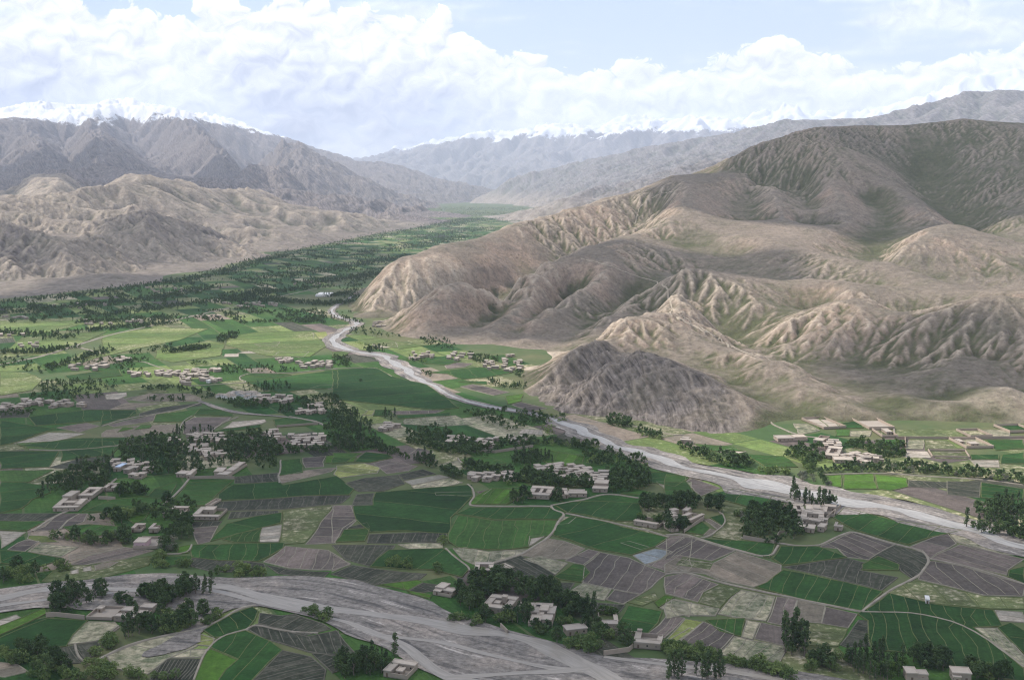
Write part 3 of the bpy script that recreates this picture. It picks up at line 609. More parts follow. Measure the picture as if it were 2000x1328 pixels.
FIELDS = [
 # (zone, type, dividing banks, outline[, direction of the banks in the photograph])
 (1,'D',2,[(0,235),(130,235),(275,255),(285,290),(180,330),(120,380),(0,405)]),(1,'K',3,[(0,408),(330,405),(240,448),(0,446)]),(1,'G',0,[(0,450),(260,450),(150,503),(0,498)]),
 (1,'P',1,[(250,480),(330,407),(440,405),(380,445),(320,497),(180,505)]),(1,'P',1,[(442,405),(485,405),(470,450),(420,470),(330,495),(385,445)]),(1,'L',3,[(0,503),(140,512),(60,560),(0,600)]),
 (1,'P',1,[(130,555),(215,560),(140,615),(40,605),(90,570)]),(1,'S',5,[(230,570),(430,592),(330,650),(160,615)],(200,-20)),(1,'Y',0,[(150,530),(250,532),(330,562),(230,568),(140,548)]),
 (1,'D',2,[(0,612),(150,620),(340,660),(230,700),(0,680)]),(1,'G',5,[(350,482),(500,467),(700,482),(690,515),(560,528),(420,528)],(120,-50)),(1,'P',3,[(500,640),(690,592),(840,615),(720,650),(470,690),(390,690)],(200,-45)),
 (1,'Q',2,[(380,640),(600,590),(685,590),(500,637),(380,672)],(200,-45)),(1,'T',3,[(230,782),(330,700),(500,692),(700,662),(850,640),(820,690),(700,725),(560,765),(300,785)],(200,-40)),
 (1,'L',0,[(385,725),(425,712),(430,738),(395,742)]),(1,'L',0,[(455,708),(500,697),(507,722),(460,728)]),(1,'Q',1,[(525,695),(590,678),(660,675),(600,705),(530,722)]),
 (1,'G',3,[(450,395),(620,332),(820,312),(860,270),(985,232),(920,330),(830,380),(640,395)]),(1,'G',4,[(930,362),(1040,237),(1290,225),(1210,300),(1150,360),(1000,370)]),
 (1,'D',3,[(1220,300),(1290,250),(1540,232),(1560,252),(1870,202),(1960,270),(1930,303),(1700,308),(1400,328),(1215,333)]),(1,'K',11,[(1180,345),(1540,322),(1680,312),(1940,307),(1900,350),(1560,380),(1250,390),(1180,375)],(-15,40)),
 (1,'K',8,[(1280,397),(1540,390),(1540,405),(1260,435)],(-15,30)),(1,'D',1,[(1250,465),(1420,422),(1560,402),(1550,460),(1440,488),(1300,528),(1160,560)]),(1,'G',4,[(1240,552),(1310,522),(1450,492),(1440,565),(1300,568)],(-40,60)),
 (1,'L',4,[(1455,485),(1555,472),(1545,563),(1437,565)],(100,-8)),(1,'T',2,[(1570,390),(1850,362),(1790,430),(1690,570),(1550,580)]),(1,'P',4,[(1860,362),(1960,360),(1970,440),(1860,570),(1700,577),(1800,430)],(110,5)),
 (1,'D',6,[(1060,582),(1580,572),(1570,600),(1440,668),(1200,668),(1070,652)],(-20,70)),(1,'P',6,[(1590,590),(1820,612),(1930,690),(1850,720),(1600,710),(1470,670)],(-60,100)),(1,'K',6,[(1070,657),(1300,662),(1470,682),(1480,720),(1180,730),(1060,700)]),
 (1,'G',0,[(900,645),(1080,642),(1040,690),(900,700)]),(1,'B',0,[(985,590),(1050,580),(1050,625),(990,630)]),(1,'P',2,[(1060,490),(1200,477),(1160,560),(1090,575)],(110,-12)),(1,'K',2,[(1060,452),(1220,450),(1200,475),(1060,485)]),
 (1,'B',0,[(700,430),(830,402),(800,440),(740,460)]),(1,'K',2,[(1480,690),(1600,718),(1830,732),(1800,760),(1540,742)]),(1,'D',2,[(0,62),(320,62),(270,150),(0,160)]),(1,'D',2,[(335,62),(640,38),(610,88),(480,93),(340,120)]),
 (1,'G',2,[(90,20),(380,2),(620,10),(640,33),(330,57),(160,50)]),(1,'K',2,[(275,152),(470,97),(615,92),(560,130),(440,165)]),(1,'T',2,[(165,235),(330,167),(430,167),(330,220)],(120,-60)),(1,'G',0,[(0,168),(150,172),(300,165),(160,232),(0,232)]),
 (1,'G',0,[(1560,112),(1670,102),(1680,180),(1550,195)]),(1,'P',1,[(1683,97),(1800,90),(1795,145),(1690,150)]),(1,'B',2,[(1803,90),(1985,77),(1960,120),(1810,125)]),(1,'Q',2,[(1545,202),(1700,168),(1860,152),(1830,175),(1560,240)]),
 (1,'K',4,[(1310,202),(1540,182),(1540,230),(1300,240)]),
 (1,'D',0,[(0,1100),(260,987),(480,1000),(400,1080),(370,1140),(140,1163),(0,1160)]),(1,'S',0,[(380,1130),(420,1050),(490,1005),(640,1010),(650,1040),(580,1090),(540,1110)]),(1,'K',7,[(260,1172),(420,1132),(540,1117),(560,1160),(450,1230),(330,1240),(250,1190)],(40,70)),
 (1,'B',0,[(0,1035),(250,932),(255,960),(0,1085)]),(1,'L',1,[(0,1000),(90,970),(110,985),(0,1036)]),(1,'S',1,[(590,1190),(860,1092),(1085,1062),(1080,1140),(940,1208),(830,1290),(640,1260)]),(1,'Y',1,[(1087,1085),(1130,1072),(1190,1095),(1160,1140),(1062,1130)]),
 (1,'S',1,[(1050,1157),(1140,1157),(1120,1203),(962,1203)]),(1,'K',12,[(940,1212),(1115,1212),(1070,1340),(830,1340),(880,1260)],(40,-60)),(1,'D',3,[(1140,1050),(1300,962),(1400,927),(1430,950),(1380,1048),(1230,1090),(1190,1090)],(60,70)),
 (1,'D',3,[(1200,1097),(1370,1062),(1500,1122),(1560,1165),(1490,1230),(1390,1340),(1200,1340),(1312,1212),(1160,1150)],(-90,90)),(1,'B',0,[(1150,1153),(1308,1215),(1198,1340),(1080,1335)]),(1,'K',9,[(1380,1050),(1420,1022),(1700,1090),(1850,1060),(1960,1180),(1860,1200),(1700,1170),(1560,1130),(1470,1108)],(30,70)),
 (1,'K',5,[(1440,960),(1560,972),(1640,962),(1800,1020),(1820,1050),(1700,1080),(1430,1018)]),(1,'K',8,[(1395,1340),(1562,1167),(1720,1200),(1800,1270),(1800,1340)],(80,-20)),(1,'K',4,[(1725,1182),(1960,1192),(1990,1250),(1840,1290)]),(1,'Q',1,[(0,1225),(100,1240),(160,1280),(30,1310),(0,1305)]),
 (2,'D',3,[(230,292),(560,262),(770,247),(770,310),(740,350),(660,430),(640,518),(400,503),(205,508),(120,440),(112,367),(220,362)]),(2,'K',3,[(130,302),(222,295),(213,360),(107,362)]),(2,'P',2,[(0,362),(100,362),(128,430),(60,488),(10,570),(0,572)]),
 (2,'K',4,[(70,240),(180,212),(368,192),(398,240),(280,280),(140,285)]),(2,'Y',2,[(20,140),(170,127),(258,150),(240,180),(40,210),(10,190)]),(2,'P',2,[(222,130),(290,112),(350,125),(470,142),(420,170),(300,185)]),(2,'K',3,[(372,190),(500,162),(570,186),(400,220)]),
 (2,'L',0,[(400,227),(590,192),(640,205),(440,248)]),(2,'S',7,[(435,252),(640,210),(720,235),(570,265),(450,270)],(40,-25)),(2,'L',0,[(565,292),(778,285),(773,308),(570,308)]),(2,'B',5,[(760,355),(790,312),(890,267),(1050,277),(1060,290),(970,355)],(60,-70)),(2,'P',0,[(800,285),(890,270),(840,303)]),
 (2,'D',5,[(690,410),(760,377),(1210,377),(1288,405),(1240,440),(1050,435),(900,440)],(-90,70)),(2,'G',7,[(650,490),(700,420),(900,447),(1060,442),(1233,447),(1213,530),(1100,545),(1090,590),(950,608),(700,598),(640,560)],(-30,100)),(2,'S',5,[(670,602),(740,597),(860,617),(1080,607),(1050,630),(900,670),(800,700),(720,660)],(-20,60)),
 (2,'Q',3,[(1040,640),(1100,600),(1200,547),(1290,562),(1400,600),(1300,658),(1190,658)],(-100,70)),(2,'L',0,[(1092,532),(1178,532),(1110,580),(1092,588)]),(2,'D',2,[(1230,472),(1310,425),(1450,445),(1850,540),(1780,590),(1650,638),(1470,608),(1330,558),(1230,530)]),(2,'Q',0,[(1590,572),(1640,562),(1748,595),(1700,610)]),
 (2,'D',3,[(1230,355),(1450,337),(1700,352),(1720,400),(1700,450),(1560,448),(1300,400)]),(2,'S',1,[(1242,470),(1282,425),(1340,430),(1300,465)]),(2,'W',1,[(1660,640),(1780,602),(1870,617),(1820,660),(1730,688)]),(2,'P',4,[(1785,592),(1862,545),(1986,535),(1986,700),(1960,720),(1870,728),(1740,690),(1830,660),(1880,620)],(-110,70)),
 (2,'P',5,[(1390,692),(1480,622),(1640,652),(1740,702),(1855,740),(1700,853),(1530,818),(1380,788)],(-90,130)),(2,'P',1,[(1290,665),(1420,605),(1475,618),(1380,688)]),(2,'G',2,[(1230,760),(1330,687),(1380,692),(1420,735),(1370,788),(1260,773)]),(2,'K',6,[(830,692),(1040,642),(1140,692),(1230,747),(1150,790),(1100,765),(960,760)],(120,70)),
 (2,'L',2,[(862,710),(960,677),(1000,700),(940,718)]),(2,'S',4,[(1060,660),(1150,642),(1300,682),(1232,745),(1142,690)],(120,60)),(2,'S',3,[(1312,840),(1380,792),(1540,822),(1510,890),(1340,860)],(-50,60)),(2,'P',0,[(1522,885),(1560,827),(1698,857),(1620,910)]),(2,'K',3,[(1432,902),(1630,917),(1590,960),(1460,950)]),
 (2,'K',4,[(1110,792),(1338,792),(1290,850),(1150,870)]),(2,'D',1,[(1545,1062),(1650,922),(1828,952),(1750,1070),(1650,1077)]),(2,'D',1,[(200,700),(300,612),(600,602),(680,640),(750,712),(720,758),(560,720),(300,708)]),(2,'K',6,[(0,582),(340,582),(300,640),(200,698),(60,660)],(-60,70)),(2,'S',2,[(360,577),(598,572),(600,603),(430,603)]),
 (2,'K',6,[(200,522),(620,507),(640,530),(560,565),(200,570)],(-15,60)),(2,'K',5,[(0,742),(100,692),(280,722),(520,742),(480,770),(250,800),(100,770)],(-80,50)),(2,'P',1,[(0,640),(88,685),(0,730)]),(2,'B',1,[(272,800),(470,777),(500,787),(420,830)]),(2,'K',1,[(500,790),(590,800),(560,832),(470,845),(425,832)]),(2,'B',0,[(412,832),(540,860),(530,880),(440,852)]),
 (2,'G',1,[(20,565),(70,500),(200,490),(180,560)]),(2,'K',1,[(75,490),(190,457),(203,480)]),(2,'G',1,[(0,72),(160,72),(70,125),(0,130)]),(2,'D',2,[(120,122),(180,67),(300,82),(328,100),(200,125)]),(2,'P',2,[(420,82),(480,42),(560,62),(500,95)]),(2,'B',4,[(1150,52),(1390,92),(1390,130),(1220,148),(1130,100)],(-40,60)),
 (2,'G',2,[(700,112),(770,92),(880,102),(958,130),(860,145),(790,150)]),(2,'S',3,[(580,140),(695,112),(760,160),(640,170)]),(2,'D',1,[(1660,182),(1850,177),(1970,210),(1900,260),(1740,230)]),(2,'G',0,[(1600,300),(1660,267),(1760,290),(1740,305)]),(2,'S',4,[(1800,232),(1986,232),(1986,318),(1880,300)]),
 (2,'Y',1,[(1850,1110),(1980,1040),(1986,1065),(1880,1160)]),(2,'P',2,[(1752,1070),(1850,972),(1960,987),(1830,1095)],(-110,110)),(2,'S',2,[(1820,932),(1880,882),(1986,902),(1986,980)]),(2,'B',0,[(1782,900),(1830,862),(1880,872),(1810,930)]),(2,'T',3,[(1642,902),(1780,842),(1800,880),(1720,920)]),
 (3,'P',4,[(0,532),(90,527),(190,557),(380,612),(262,668),(70,638),(0,668)],(-100,80)),(3,'Q',5,[(0,690),(60,655),(270,684),(390,617),(638,692),(638,730),(560,790),(480,813),(300,778),(212,740),(40,720),(0,738)],(130,60)),(3,'T',1,[(105,648),(268,682),(240,718),(64,690)]),(3,'P',4,[(0,762),(100,735),(290,802),(200,840),(180,898),(0,850)],(-110,110)),
 (3,'T',1,[(182,900),(212,842),(300,804),(410,832),(300,928)]),(3,'S',3,[(0,882),(190,912),(300,932),(270,975),(100,970),(0,988)]),(3,'S',3,[(290,962),(420,832),(600,872),(550,1000),(370,980)],(-90,130)),(3,'P',1,[(560,1005),(612,872),(723,887),(710,1040)],(-30,130)),(3,'D',8,[(495,815),(562,792),(652,722),(1000,792),(1205,842),(1090,943),(720,880)],(-60,150)),
 (3,'Q',0,[(727,890),(888,922),(850,1010),(720,1000)]),(3,'P',0,[(892,930),(1060,962),(1000,1040),(852,1012)]),(3,'P',0,[(492,1100),(527,1012),(700,1052),(660,1138)]),(3,'S',0,[(420,1090),(452,1002),(520,1012),(480,1105)]),(3,'G',3,[(222,1002),(440,992),(418,1088),(300,1060)],(-10,70)),(3,'P',3,[(72,1117),(212,1012),(378,1077),(260,1190),(110,1165)],(-120,110)),
 (3,'Y',1,[(0,1102),(120,992),(208,1010),(72,1110),(0,1130)]),(3,'S',4,[(290,1180),(380,1087),(480,1112),(660,1142),(640,1230),(400,1210)],(-90,100)),(3,'T',2,[(692,1062),(720,1007),(850,1017),(998,1047),(960,1140),(780,1138)]),(3,'T',1,[(780,1145),(960,1147),(990,1190),(800,1180)]),(3,'K',4,[(972,1130),(1060,997),(1110,1002),(1138,1140),(1000,1140)]),
 (3,'D',10,[(1062,962),(1150,922),(1242,852),(1500,912),(1820,942),(1858,1030),(1702,1040),(1990,1270),(1990,1340),(1700,1300),(1360,1180),(1150,1160),(1112,1002)],(50,150)),(3,'S',3,[(1712,1042),(1850,1042),(1990,1200),(1990,1252)],(120,110)),(3,'K',8,[(652,705),(870,672),(1010,657),(1100,682),(1080,720),(1290,762),(1200,833),(860,748)],(-30,70)),
 (3,'G',1,[(1092,690),(1180,642),(1288,690),(1278,720),(1100,718)]),(3,'K',5,[(1130,657),(1260,582),(1428,622),(1448,660),(1438,720),(1370,768),(1292,722),(1282,680)],(110,60)),(3,'D',4,[(592,655),(640,592),(840,592),(1000,650),(870,668),(650,693)],(-50,70)),(3,'D',2,[(190,547),(420,558),(608,577),(570,653),(370,600)]),(3,'P',5,[(850,592),(1040,512),(1258,577),(1120,663),(1000,648),(950,600)],(150,60)),
 (3,'D',5,[(930,432),(990,377),(1250,442),(1640,497),(1560,517),(1400,560),(1340,578),(1050,500)],(-90,70)),(3,'P',1,[(1352,590),(1558,517),(1600,570),(1460,653),(1430,610)]),(3,'P',5,[(1462,655),(1620,577),(1870,632),(1986,662),(1890,720),(1890,748),(1640,690)],(160,50)),(3,'P',5,[(1402,770),(1462,667),(1640,697),(1850,762),(1986,802),(1986,868),(1750,855),(1560,810)],(90,80)),
 (3,'S',3,[(1572,520),(1640,512),(1986,592),(1986,640),(1860,630),(1605,562)]),(3,'T',4,[(1222,850),(1300,802),(1400,782),(1560,822),(1750,862),(1986,877),(1986,933),(1800,930),(1500,905)],(60,60)),(3,'D',1,[(1900,722),(1986,702),(1986,798),(1900,760)]),(3,'L',1,[(1832,940),(1970,952),(1986,1010),(1840,1000)]),(3,'D',1,[(1832,1040),(1900,1012),(1986,1062),(1986,1180)]),
 (3,'D',4,[(222,310),(380,272),(690,332),(540,380),(500,380)],(-60,70)),(3,'P',2,[(110,232),(150,212),(300,267),(200,310)]),(3,'G',2,[(0,192),(110,202),(110,230),(180,320),(0,328)]),(3,'Q',1,[(560,380),(700,347),(720,352),(602,400)]),(3,'D',0,[(605,400),(702,357),(740,370),(690,402)]),(3,'T',0,[(310,360),(470,382),(440,470),(420,560),(250,535),(340,460)]),
 (3,'G',0,[(92,510),(200,452),(245,487),(200,525)]),(3,'Q',0,[(210,440),(240,437),(320,482),(290,495)]),(3,'D',0,[(245,432),(320,412),(333,470),(315,478)]),(3,'Q',0,[(248,490),(290,502),(240,530),(202,527)]),(3,'B',0,[(890,202),(970,192),(973,260),(920,255)]),(3,'B',1,[(987,192),(1150,187),(1162,270),(987,270)]),(3,'B',1,[(1164,192),(1335,212),(1345,260),(1240,280),(1170,270)]),
 (3,'K',3,[(1352,222),(1560,232),(1555,265),(1350,260)]),(3,'K',4,[(1565,227),(1748,232),(1738,320),(1560,300)],(150,20)),(3,'D',3,[(1752,237),(1986,272),(1986,330),(1747,320)]),(3,'G',1,[(160,22),(370,37),(440,62),(260,62)]),(3,'L',0,[(290,67),(370,44),(450,62),(380,80)]),(3,'G',2,[(440,77),(660,92),(740,150),(560,150)]),
 (3,'S',5,[(1342,0),(1428,0),(1430,50),(1337,50)],(90,4)),(3,'L',1,[(1332,62),(1450,62),(1470,98),(1332,95)],(100,10)),(3,'T',1,[(1433,0),(1560,0),(1640,60),(1443,58)]),(3,'T',2,[(1470,62),(1670,72),(1680,105),(1500,100)]),(3,'G',2,[(1772,0),(1986,0),(1986,48),(1830,58)]),(3,'D',1,[(1692,82),(1840,82),(1850,108),(1700,108)]),(3,'D',1,[(1862,82),(1986,72),(1986,130),(1862,130)]),
 (3,'L',4,[(1692,112),(1850,112),(1850,150),(1722,150)],(100,4)),
 (7,'M',4,[(0,60),(450,2),(900,12),(640,110),(250,190),(0,250)]),(7,'M',4,[(470,190),(900,112),(1040,140),(1000,240),(600,298),(450,260)]),(7,'M',6,[(1050,82),(1300,42),(1780,32),(1900,160),(1750,250),(1400,240),(1050,150)]),(7,'L',5,[(1290,142),(1510,117),(1480,160),(1350,162)],(100,-18)),(7,'L',3,[(1150,215),(1330,187),(1460,215),(1200,220)],(100,-12)),
 (7,'L',1,[(1042,225),(1160,222),(1160,248),(1032,250)]),(7,'Y',2,[(1500,207),(1750,207),(1700,250),(1450,245)]),(7,'Y',0,[(1792,42),(1900,37),(1930,100),(1792,95)]),(7,'G',1,[(1172,440),(1232,392),(1560,397),(1600,402),(1400,450),(1240,468)]),(7,'D',4,[(1250,472),(1600,412),(2000,362),(2000,518),(1700,530),(1500,558),(1300,500)]),(7,'P',4,[(1762,520),(1850,492),(2000,490),(2000,522)]),
 (7,'L',2,[(22,570),(200,552),(210,580),(130,610),(32,610)]),(7,'Q',7,[(172,610),(400,562),(740,562),(830,600),(830,625),(400,630)],(90,-40)),(7,'T',1,[(310,560),(500,532),(560,545),(400,560)]),(7,'Q',5,[(60,700),(200,642),(500,642),(350,670),(120,705)],(120,-20)),(7,'K',2,[(310,735),(500,682),(830,642),(840,660),(650,690),(320,760)]),(7,'D',2,[(0,712),(280,702),(290,740),(200,770),(0,830)]),
 (7,'P',2,[(60,830),(200,792),(440,742),(440,790),(340,810),(100,845)]),(7,'G',1,[(450,742),(640,722),(830,692),(760,760),(690,800),(440,805)]),(7,'G',1,[(830,692),(1000,702),(1120,740),(1100,760),(780,740)]),(7,'P',4,[(690,812),(780,765),(1090,762),(960,850),(920,888),(680,905)]),(7,'L',5,[(1030,860),(1110,802),(1380,782),(1390,800),(1340,820)],(120,-22)),(7,'D',0,[(940,890),(1030,867),(1340,827),(1330,855)]),
 (7,'G',1,[(1450,782),(1600,762),(1840,810),(1830,825),(1480,850)]),(7,'Q',3,[(0,900),(30,872),(340,832),(640,822),(640,890),(200,930),(0,930)]),(7,'B',0,[(140,890),(170,852),(260,852),(270,860)]),(7,'G',0,[(280,870),(330,832),(420,832),(400,860)]),(7,'D',1,[(0,942),(230,937),(180,1000),(0,1010)]),(7,'K',3,[(182,1000),(240,942),(480,932),(460,990)]),(7,'D',0,[(0,1022),(140,1012),(80,1080),(0,1090)]),
 (4,'L',4,[(75,1250),(270,1187),(470,1192),(390,1215),(250,1250)],(150,-30)),(4,'M',2,[(0,842),(150,852),(240,890),(180,950),(0,980)]),(4,'D',3,[(160,1100),(480,1062),(760,1062),(700,1110),(460,1130),(200,1148)]),(4,'P',2,[(320,1160),(480,1132),(560,1150),(440,1185)]),(4,'D',2,[(0,1122),(200,1152),(310,1167),(220,1190),(60,1250),(0,1260)]),(4,'D',2,[(110,1262),(400,1222),(720,1217),(660,1260),(350,1285)]),
 (4,'G',2,[(360,872),(660,832),(680,870),(400,900)]),(4,'K',3,[(0,1072),(180,1057),(160,1100),(0,1105)]),(4,'M',3,[(0,562),(260,552),(430,590),(200,640),(0,650)]),(4,'M',4,[(130,652),(600,622),(450,690),(200,750),(0,770)]),(4,'M',1,[(330,812),(470,732),(590,752),(450,800)]),
 (5,'M',1,[(0,737),(100,732),(60,760),(0,770)]),(5,'D',5,[(0,842),(230,822),(290,852),(350,880),(520,920),(640,1000),(700,1050),(560,1060),(0,1000)]),(5,'P',2,[(330,1067),(620,1062),(560,1080),(340,1085)]),(5,'Y',0,[(165,1090),(190,1064),(230,1062),(220,1090)]),(5,'G',0,[(232,1062),(330,1062),(300,1095),(227,1095)]),(5,'D',1,[(350,1092),(660,1077),(650,1095),(360,1108)]),
 (5,'S',7,[(400,1112),(680,1092),(780,1140),(620,1150),(400,1140)],(15,40)),(5,'M',2,[(60,642),(180,642),(380,682),(520,700),(380,720),(200,690)]),(5,'L',3,[(222,692),(350,682),(360,710),(240,715)]),(5,'G',1,[(500,802),(620,772),(700,790),(640,810)]),(5,'P',1,[(622,812),(700,797),(780,802),(740,820),(640,830)]),(5,'G',3,[(530,852),(820,822),(1010,850),(860,880),(720,890),(640,860)]),
 (5,'P',3,[(712,930),(780,917),(980,960),(900,980)]),(5,'D',1,[(700,902),(860,902),(860,920),(780,912)]),(5,'B',1,[(962,985),(1060,972),(1050,1010),(980,1030)]),(5,'P',1,[(1002,1030),(1050,1017),(1190,1050),(1100,1070)]),(5,'L',4,[(1030,1190),(1060,1167),(1170,1172),(1165,1200)],(-20,30)),(5,'L',1,[(965,1215),(970,1192),(1010,1197),(1020,1220)]),(5,'K',5,[(1210,1220),(1300,1182),(1400,1210),(1320,1260),(1250,1240)],(100,-20)),
 (8,'D',1,[(300,160),(390,148),(470,220),(400,232)]),(8,'D',1,[(400,150),(478,150),(558,220),(480,230)]),(8,'D',1,[(560,192),(690,170),(740,225),(560,230)]),(8,'K',4,[(700,165),(840,157),(920,215),(760,215)]),(8,'S',7,[(200,192),(310,197),(400,245),(250,280)],(150,-20)),(8,'G',0,[(530,240),(640,237),(640,290),(535,290)]),(8,'S',4,[(645,250),(800,247),(800,290),(650,290)]),
 (8,'D',1,[(1815,215),(1960,207),(2000,232),(1860,245)]),(8,'T',0,[(1540,252),(1660,247),(1720,295),(1570,295)]),(8,'S',4,[(1670,242),(1890,242),(1880,298),(1730,298)],(100,3)),(8,'T',2,[(1000,240),(1500,235),(1530,300),(1010,305)]),(8,'G',1,[(850,320),(1070,320),(1070,375),(900,350)]),
]
COVER = []
for fi, fd in enumerate(FIELDS):
    zone, ty, nd, pl = fd[:4]
    P0 = gz(zone, pl); COVER.append(P0)
    A = np.array(P0); cen = A.mean(0)
    if len(fd) > 4:
        cpx = np.mean([zp(zone, *p) for p in pl], 0); k = ZN[zone][2]
        a = np.array(G(cpx[0] - fd[4][0] / k * .2, cpx[1] - fd[4][1] / k * .2)); b_ = np.array(G(cpx[0] + fd[4][0] / k * .2, cpx[1] + fd[4][1] / k * .2)); d = b_ - a
    else:
        w_, v_ = np.linalg.eigh(np.cov((A - cen).T)); d = v_[:, 0] if nd else v_[:, 1]
    d = d / np.hypot(*d)
    poly = [wob(p) for p in subdiv(P0)]
    top_z = {'D': 0.62, 'G': 0.55, 'B': 0.5, 'M': 0.45}.get(ty, 0.34) + 0.0005 * fi + (0.10 if fi and any(inpoly(A[:1, 0], A[:1, 1], q)[0] for q in COVER[:-1]) else 0)
    nrm = np.array([-d[1], d[0]]); s = (A - cen) @ nrm; un = A @ nrm
    f = obj('field', slab('field', poly, -0.1, top_z, d, (un.min(), (un.max() - un.min()) / (nd + 1) + 0.01, fi)), FM[ty], floor)
    V, Fc = [], []
    far = min(1.6, max(1.0, cen[1] / 1100))
    ribbon_vf(poly, 1.15 * far, 0.0, top_z + 0.22, V, Fc, closed=True)
    for k in range(nd):
        c = cen + nrm * (s.min() + (s.max() - s.min()) * (k + 1) / (nd + 1))
        for (t0, t1) in scan(P0, c, d):
            if t1 - t0 < 8: continue
            ln = [wob(p, 3.0) for p in subdiv([tuple(c + d * (t0 + 1)), tuple(c + d * (t1 - 1))], 12, False)]
            ribbon_vf(ln, 0.75 * far, 0.0, top_z + 0.17, V, Fc)
    obj('bank', np_mesh('bank', V, Fc), M_bankg if ty in 'DGBMT' else M_bankk if ty == 'K' else M_bankt, f)

# the smaller parcels between and beyond them, far up the valley, laid as one sheet
VALLEY = [G(*p) for p in [(-420, 1480), (-420, 620), (0, 592), (250, 562), (420, 535), (560, 497), (700, 468), (850, 440), (850, 425), (835, 410), (925, 403), (1015, 405), (1020, 425), (1050, 445)]] + [(-520, 3500), (-560, 2600), (-330, 2350), (-330, 2150), (-170, 2000), (-40, 1850), (40, 1680), (0, 1480), (60, 1400), (200, 1330), (260, 1240), (420, 1230), (1100, 1240), (1100, 1000)] + [G(2450, 1480)]
types = ['G', 'G', 'M', 'D', 'G', 'T', 'T', 'Q', 'S', 'K', 'P', 'M', 'D', 'G', 'G', 'D', 'T']
V, Fc, MI, UVs = [], [], [], []
rr = random.Random(5); FT = list(FM)
ang = math.radians(118); ca, sa = math.cos(ang), math.sin(ang)
row = -9000.0
while row < 19000:
    h = rr.uniform(28, 70); col = -9000.0 + rr.uniform(0, 80)
    while col < 9000:
        w = rr.uniform(50, 150) * (1.0 if row < 6000 else 2.2)
        q = []
        for (a, b_) in ((col + 1, row + 1), (col + w - 1, row + 1), (col + w - 1, row + h - 1), (col + 1, row + h - 1)):
            x, y = a * ca - b_ * sa, a * sa + b_ * ca
            q.append((x + 18 * math.sin(y / 140 + x / 300), y + 14 * math.sin(x / 160)))
        cx, cy = sum(p[0] for p in q) / 4, sum(p[1] for p in q) / 4; col += w
        if not (580 < cy < 18500) or abs(cx) > 0.56 * cy + 60: continue
        ca_ = np.array([cx]); cb_ = np.array([cy])
        if not inpoly(ca_, cb_, VALLEY)[0] or any(inpoly(ca_, cb_, c)[0] for c in COVER): continue
        if area(q) < 0: q = q[::-1]
        z = 0.06 + 0.1 * rr.random(); b0_ = len(V); V += [(x, y, z) for x, y in q]; Fc.append((b0_, b0_ + 1, b0_ + 2, b0_ + 3)); tpe = rr.choice(types)
        if cy > 2300 and tpe in 'QLKP': tpe = rr.choice('GGMD' + tpe)
        MI.append(FT.index(tpe)); UVs += [(x * -sa + y * ca, x * ca + y * sa) for x, y in q]
    row += h
me = np_mesh('field_parcels', V, Fc, MI); uv = me.uv_layers.new(name='rows'); uv.data.foreach_set('uv', np.array(UVs, np.float32).ravel())
me.uv_layers.new(name='strips').data.foreach_set('uv', np.c_[np.array(UVs)[:, 0] / 30.0, np.repeat(np.arange(len(Fc)), 4) + 0.5].astype(np.float32).ravel())
obj('field_parcels', me, [FM[k] for k in FT], floor, kind='stuff')
print('parcels', len(Fc), 'fields', len(FIELDS))
# ------------------------------------------------------------------ rivers, roads and tracks
M_grav, t, b = mat_new('river_gravel', 0.95, 0.15); p = t.pos()
uvn = t.add('ShaderNodeUVMap', uv_map='flow').outputs[0]; u, v_, _ = t.sep(uvn)
st_ = t.comb(t.m('MULTIPLY', u, 0.17), t.m('MULTIPLY', v_, 0.022), 0)
n1 = t.noise(st_, 1.0, 6, 0.62, 0.6); n2 = t.noise(p, 0.30, 6, 0.8); n3 = t.noise(p, 0.02, 4, 0.6)
c = t.mix(t.mapr(n1, 0.30, 0.70), (0.100, 0.091, 0.084), (0.265, 0.236, 0.208)); c = t.mix(t.mapr(n3, 0.5, 0.68, 0, 0.6), c, (0.36, 0.30, 0.25))
c = t.mix(t.mapr(n1, 0.60, 0.64), c, (0.37, 0.33, 0.295)); c = t.mix(t.mapr(n1, 0.44, 0.38, 0, 0.5), c, (0.070, 0.066, 0.064))
c = t.mix(0.95, c, t.mix(t.mapr(n2, 0.3, 0.7), (0.4, 0.4, 0.4), (1.6, 1.6, 1.6)), 'MULTIPLY'); t.set(b.inputs['Base Color'], c)
t.set(b.inputs['Normal'], t.bump(t.m('ADD', n1, t.m('MULTIPLY', n2, 0.6)), 0.9, 1.0))
M_water, t, b = mat_new('silty_water', 0.4, 0.2); p = t.pos(); u, v_, _ = t.sep(t.add('ShaderNodeUVMap', uv_map='flow').outputs[0]); n = t.noise(t.comb(t.m('MULTIPLY', u, 0.5), t.m('MULTIPLY', v_, 0.05), 0), 1.0, 5, 0.65, 0.6)
t.set(b.inputs['Base Color'], t.mix(t.mapr(n, 0.32, 0.68), (0.21, 0.185, 0.155), (0.31, 0.275, 0.235))); t.set(b.inputs['Normal'], t.bump(t.noise(p, 0.6, 3, 0.6), 0.35, 0.2))
M_foam, t, b = mat_new('fast_pale_water', 0.5, 0.15); p = t.pos(); u, v_, _ = t.sep(t.add('ShaderNodeUVMap', uv_map='flow').outputs[0]); n = t.noise(t.comb(t.m('MULTIPLY', u, 0.4), t.m('MULTIPLY', v_, 0.05), 0), 1.0, 6, 0.7, 0.8)
t.set(b.inputs['Base Color'], t.mix(t.mapr(n, 0.35, 0.65), (0.21, 0.20, 0.188), (0.40, 0.38, 0.355))); t.set(b.inputs['Normal'], t.bump(t.noise(p, 0.6, 3, 0.6), 0.4, 0.2))

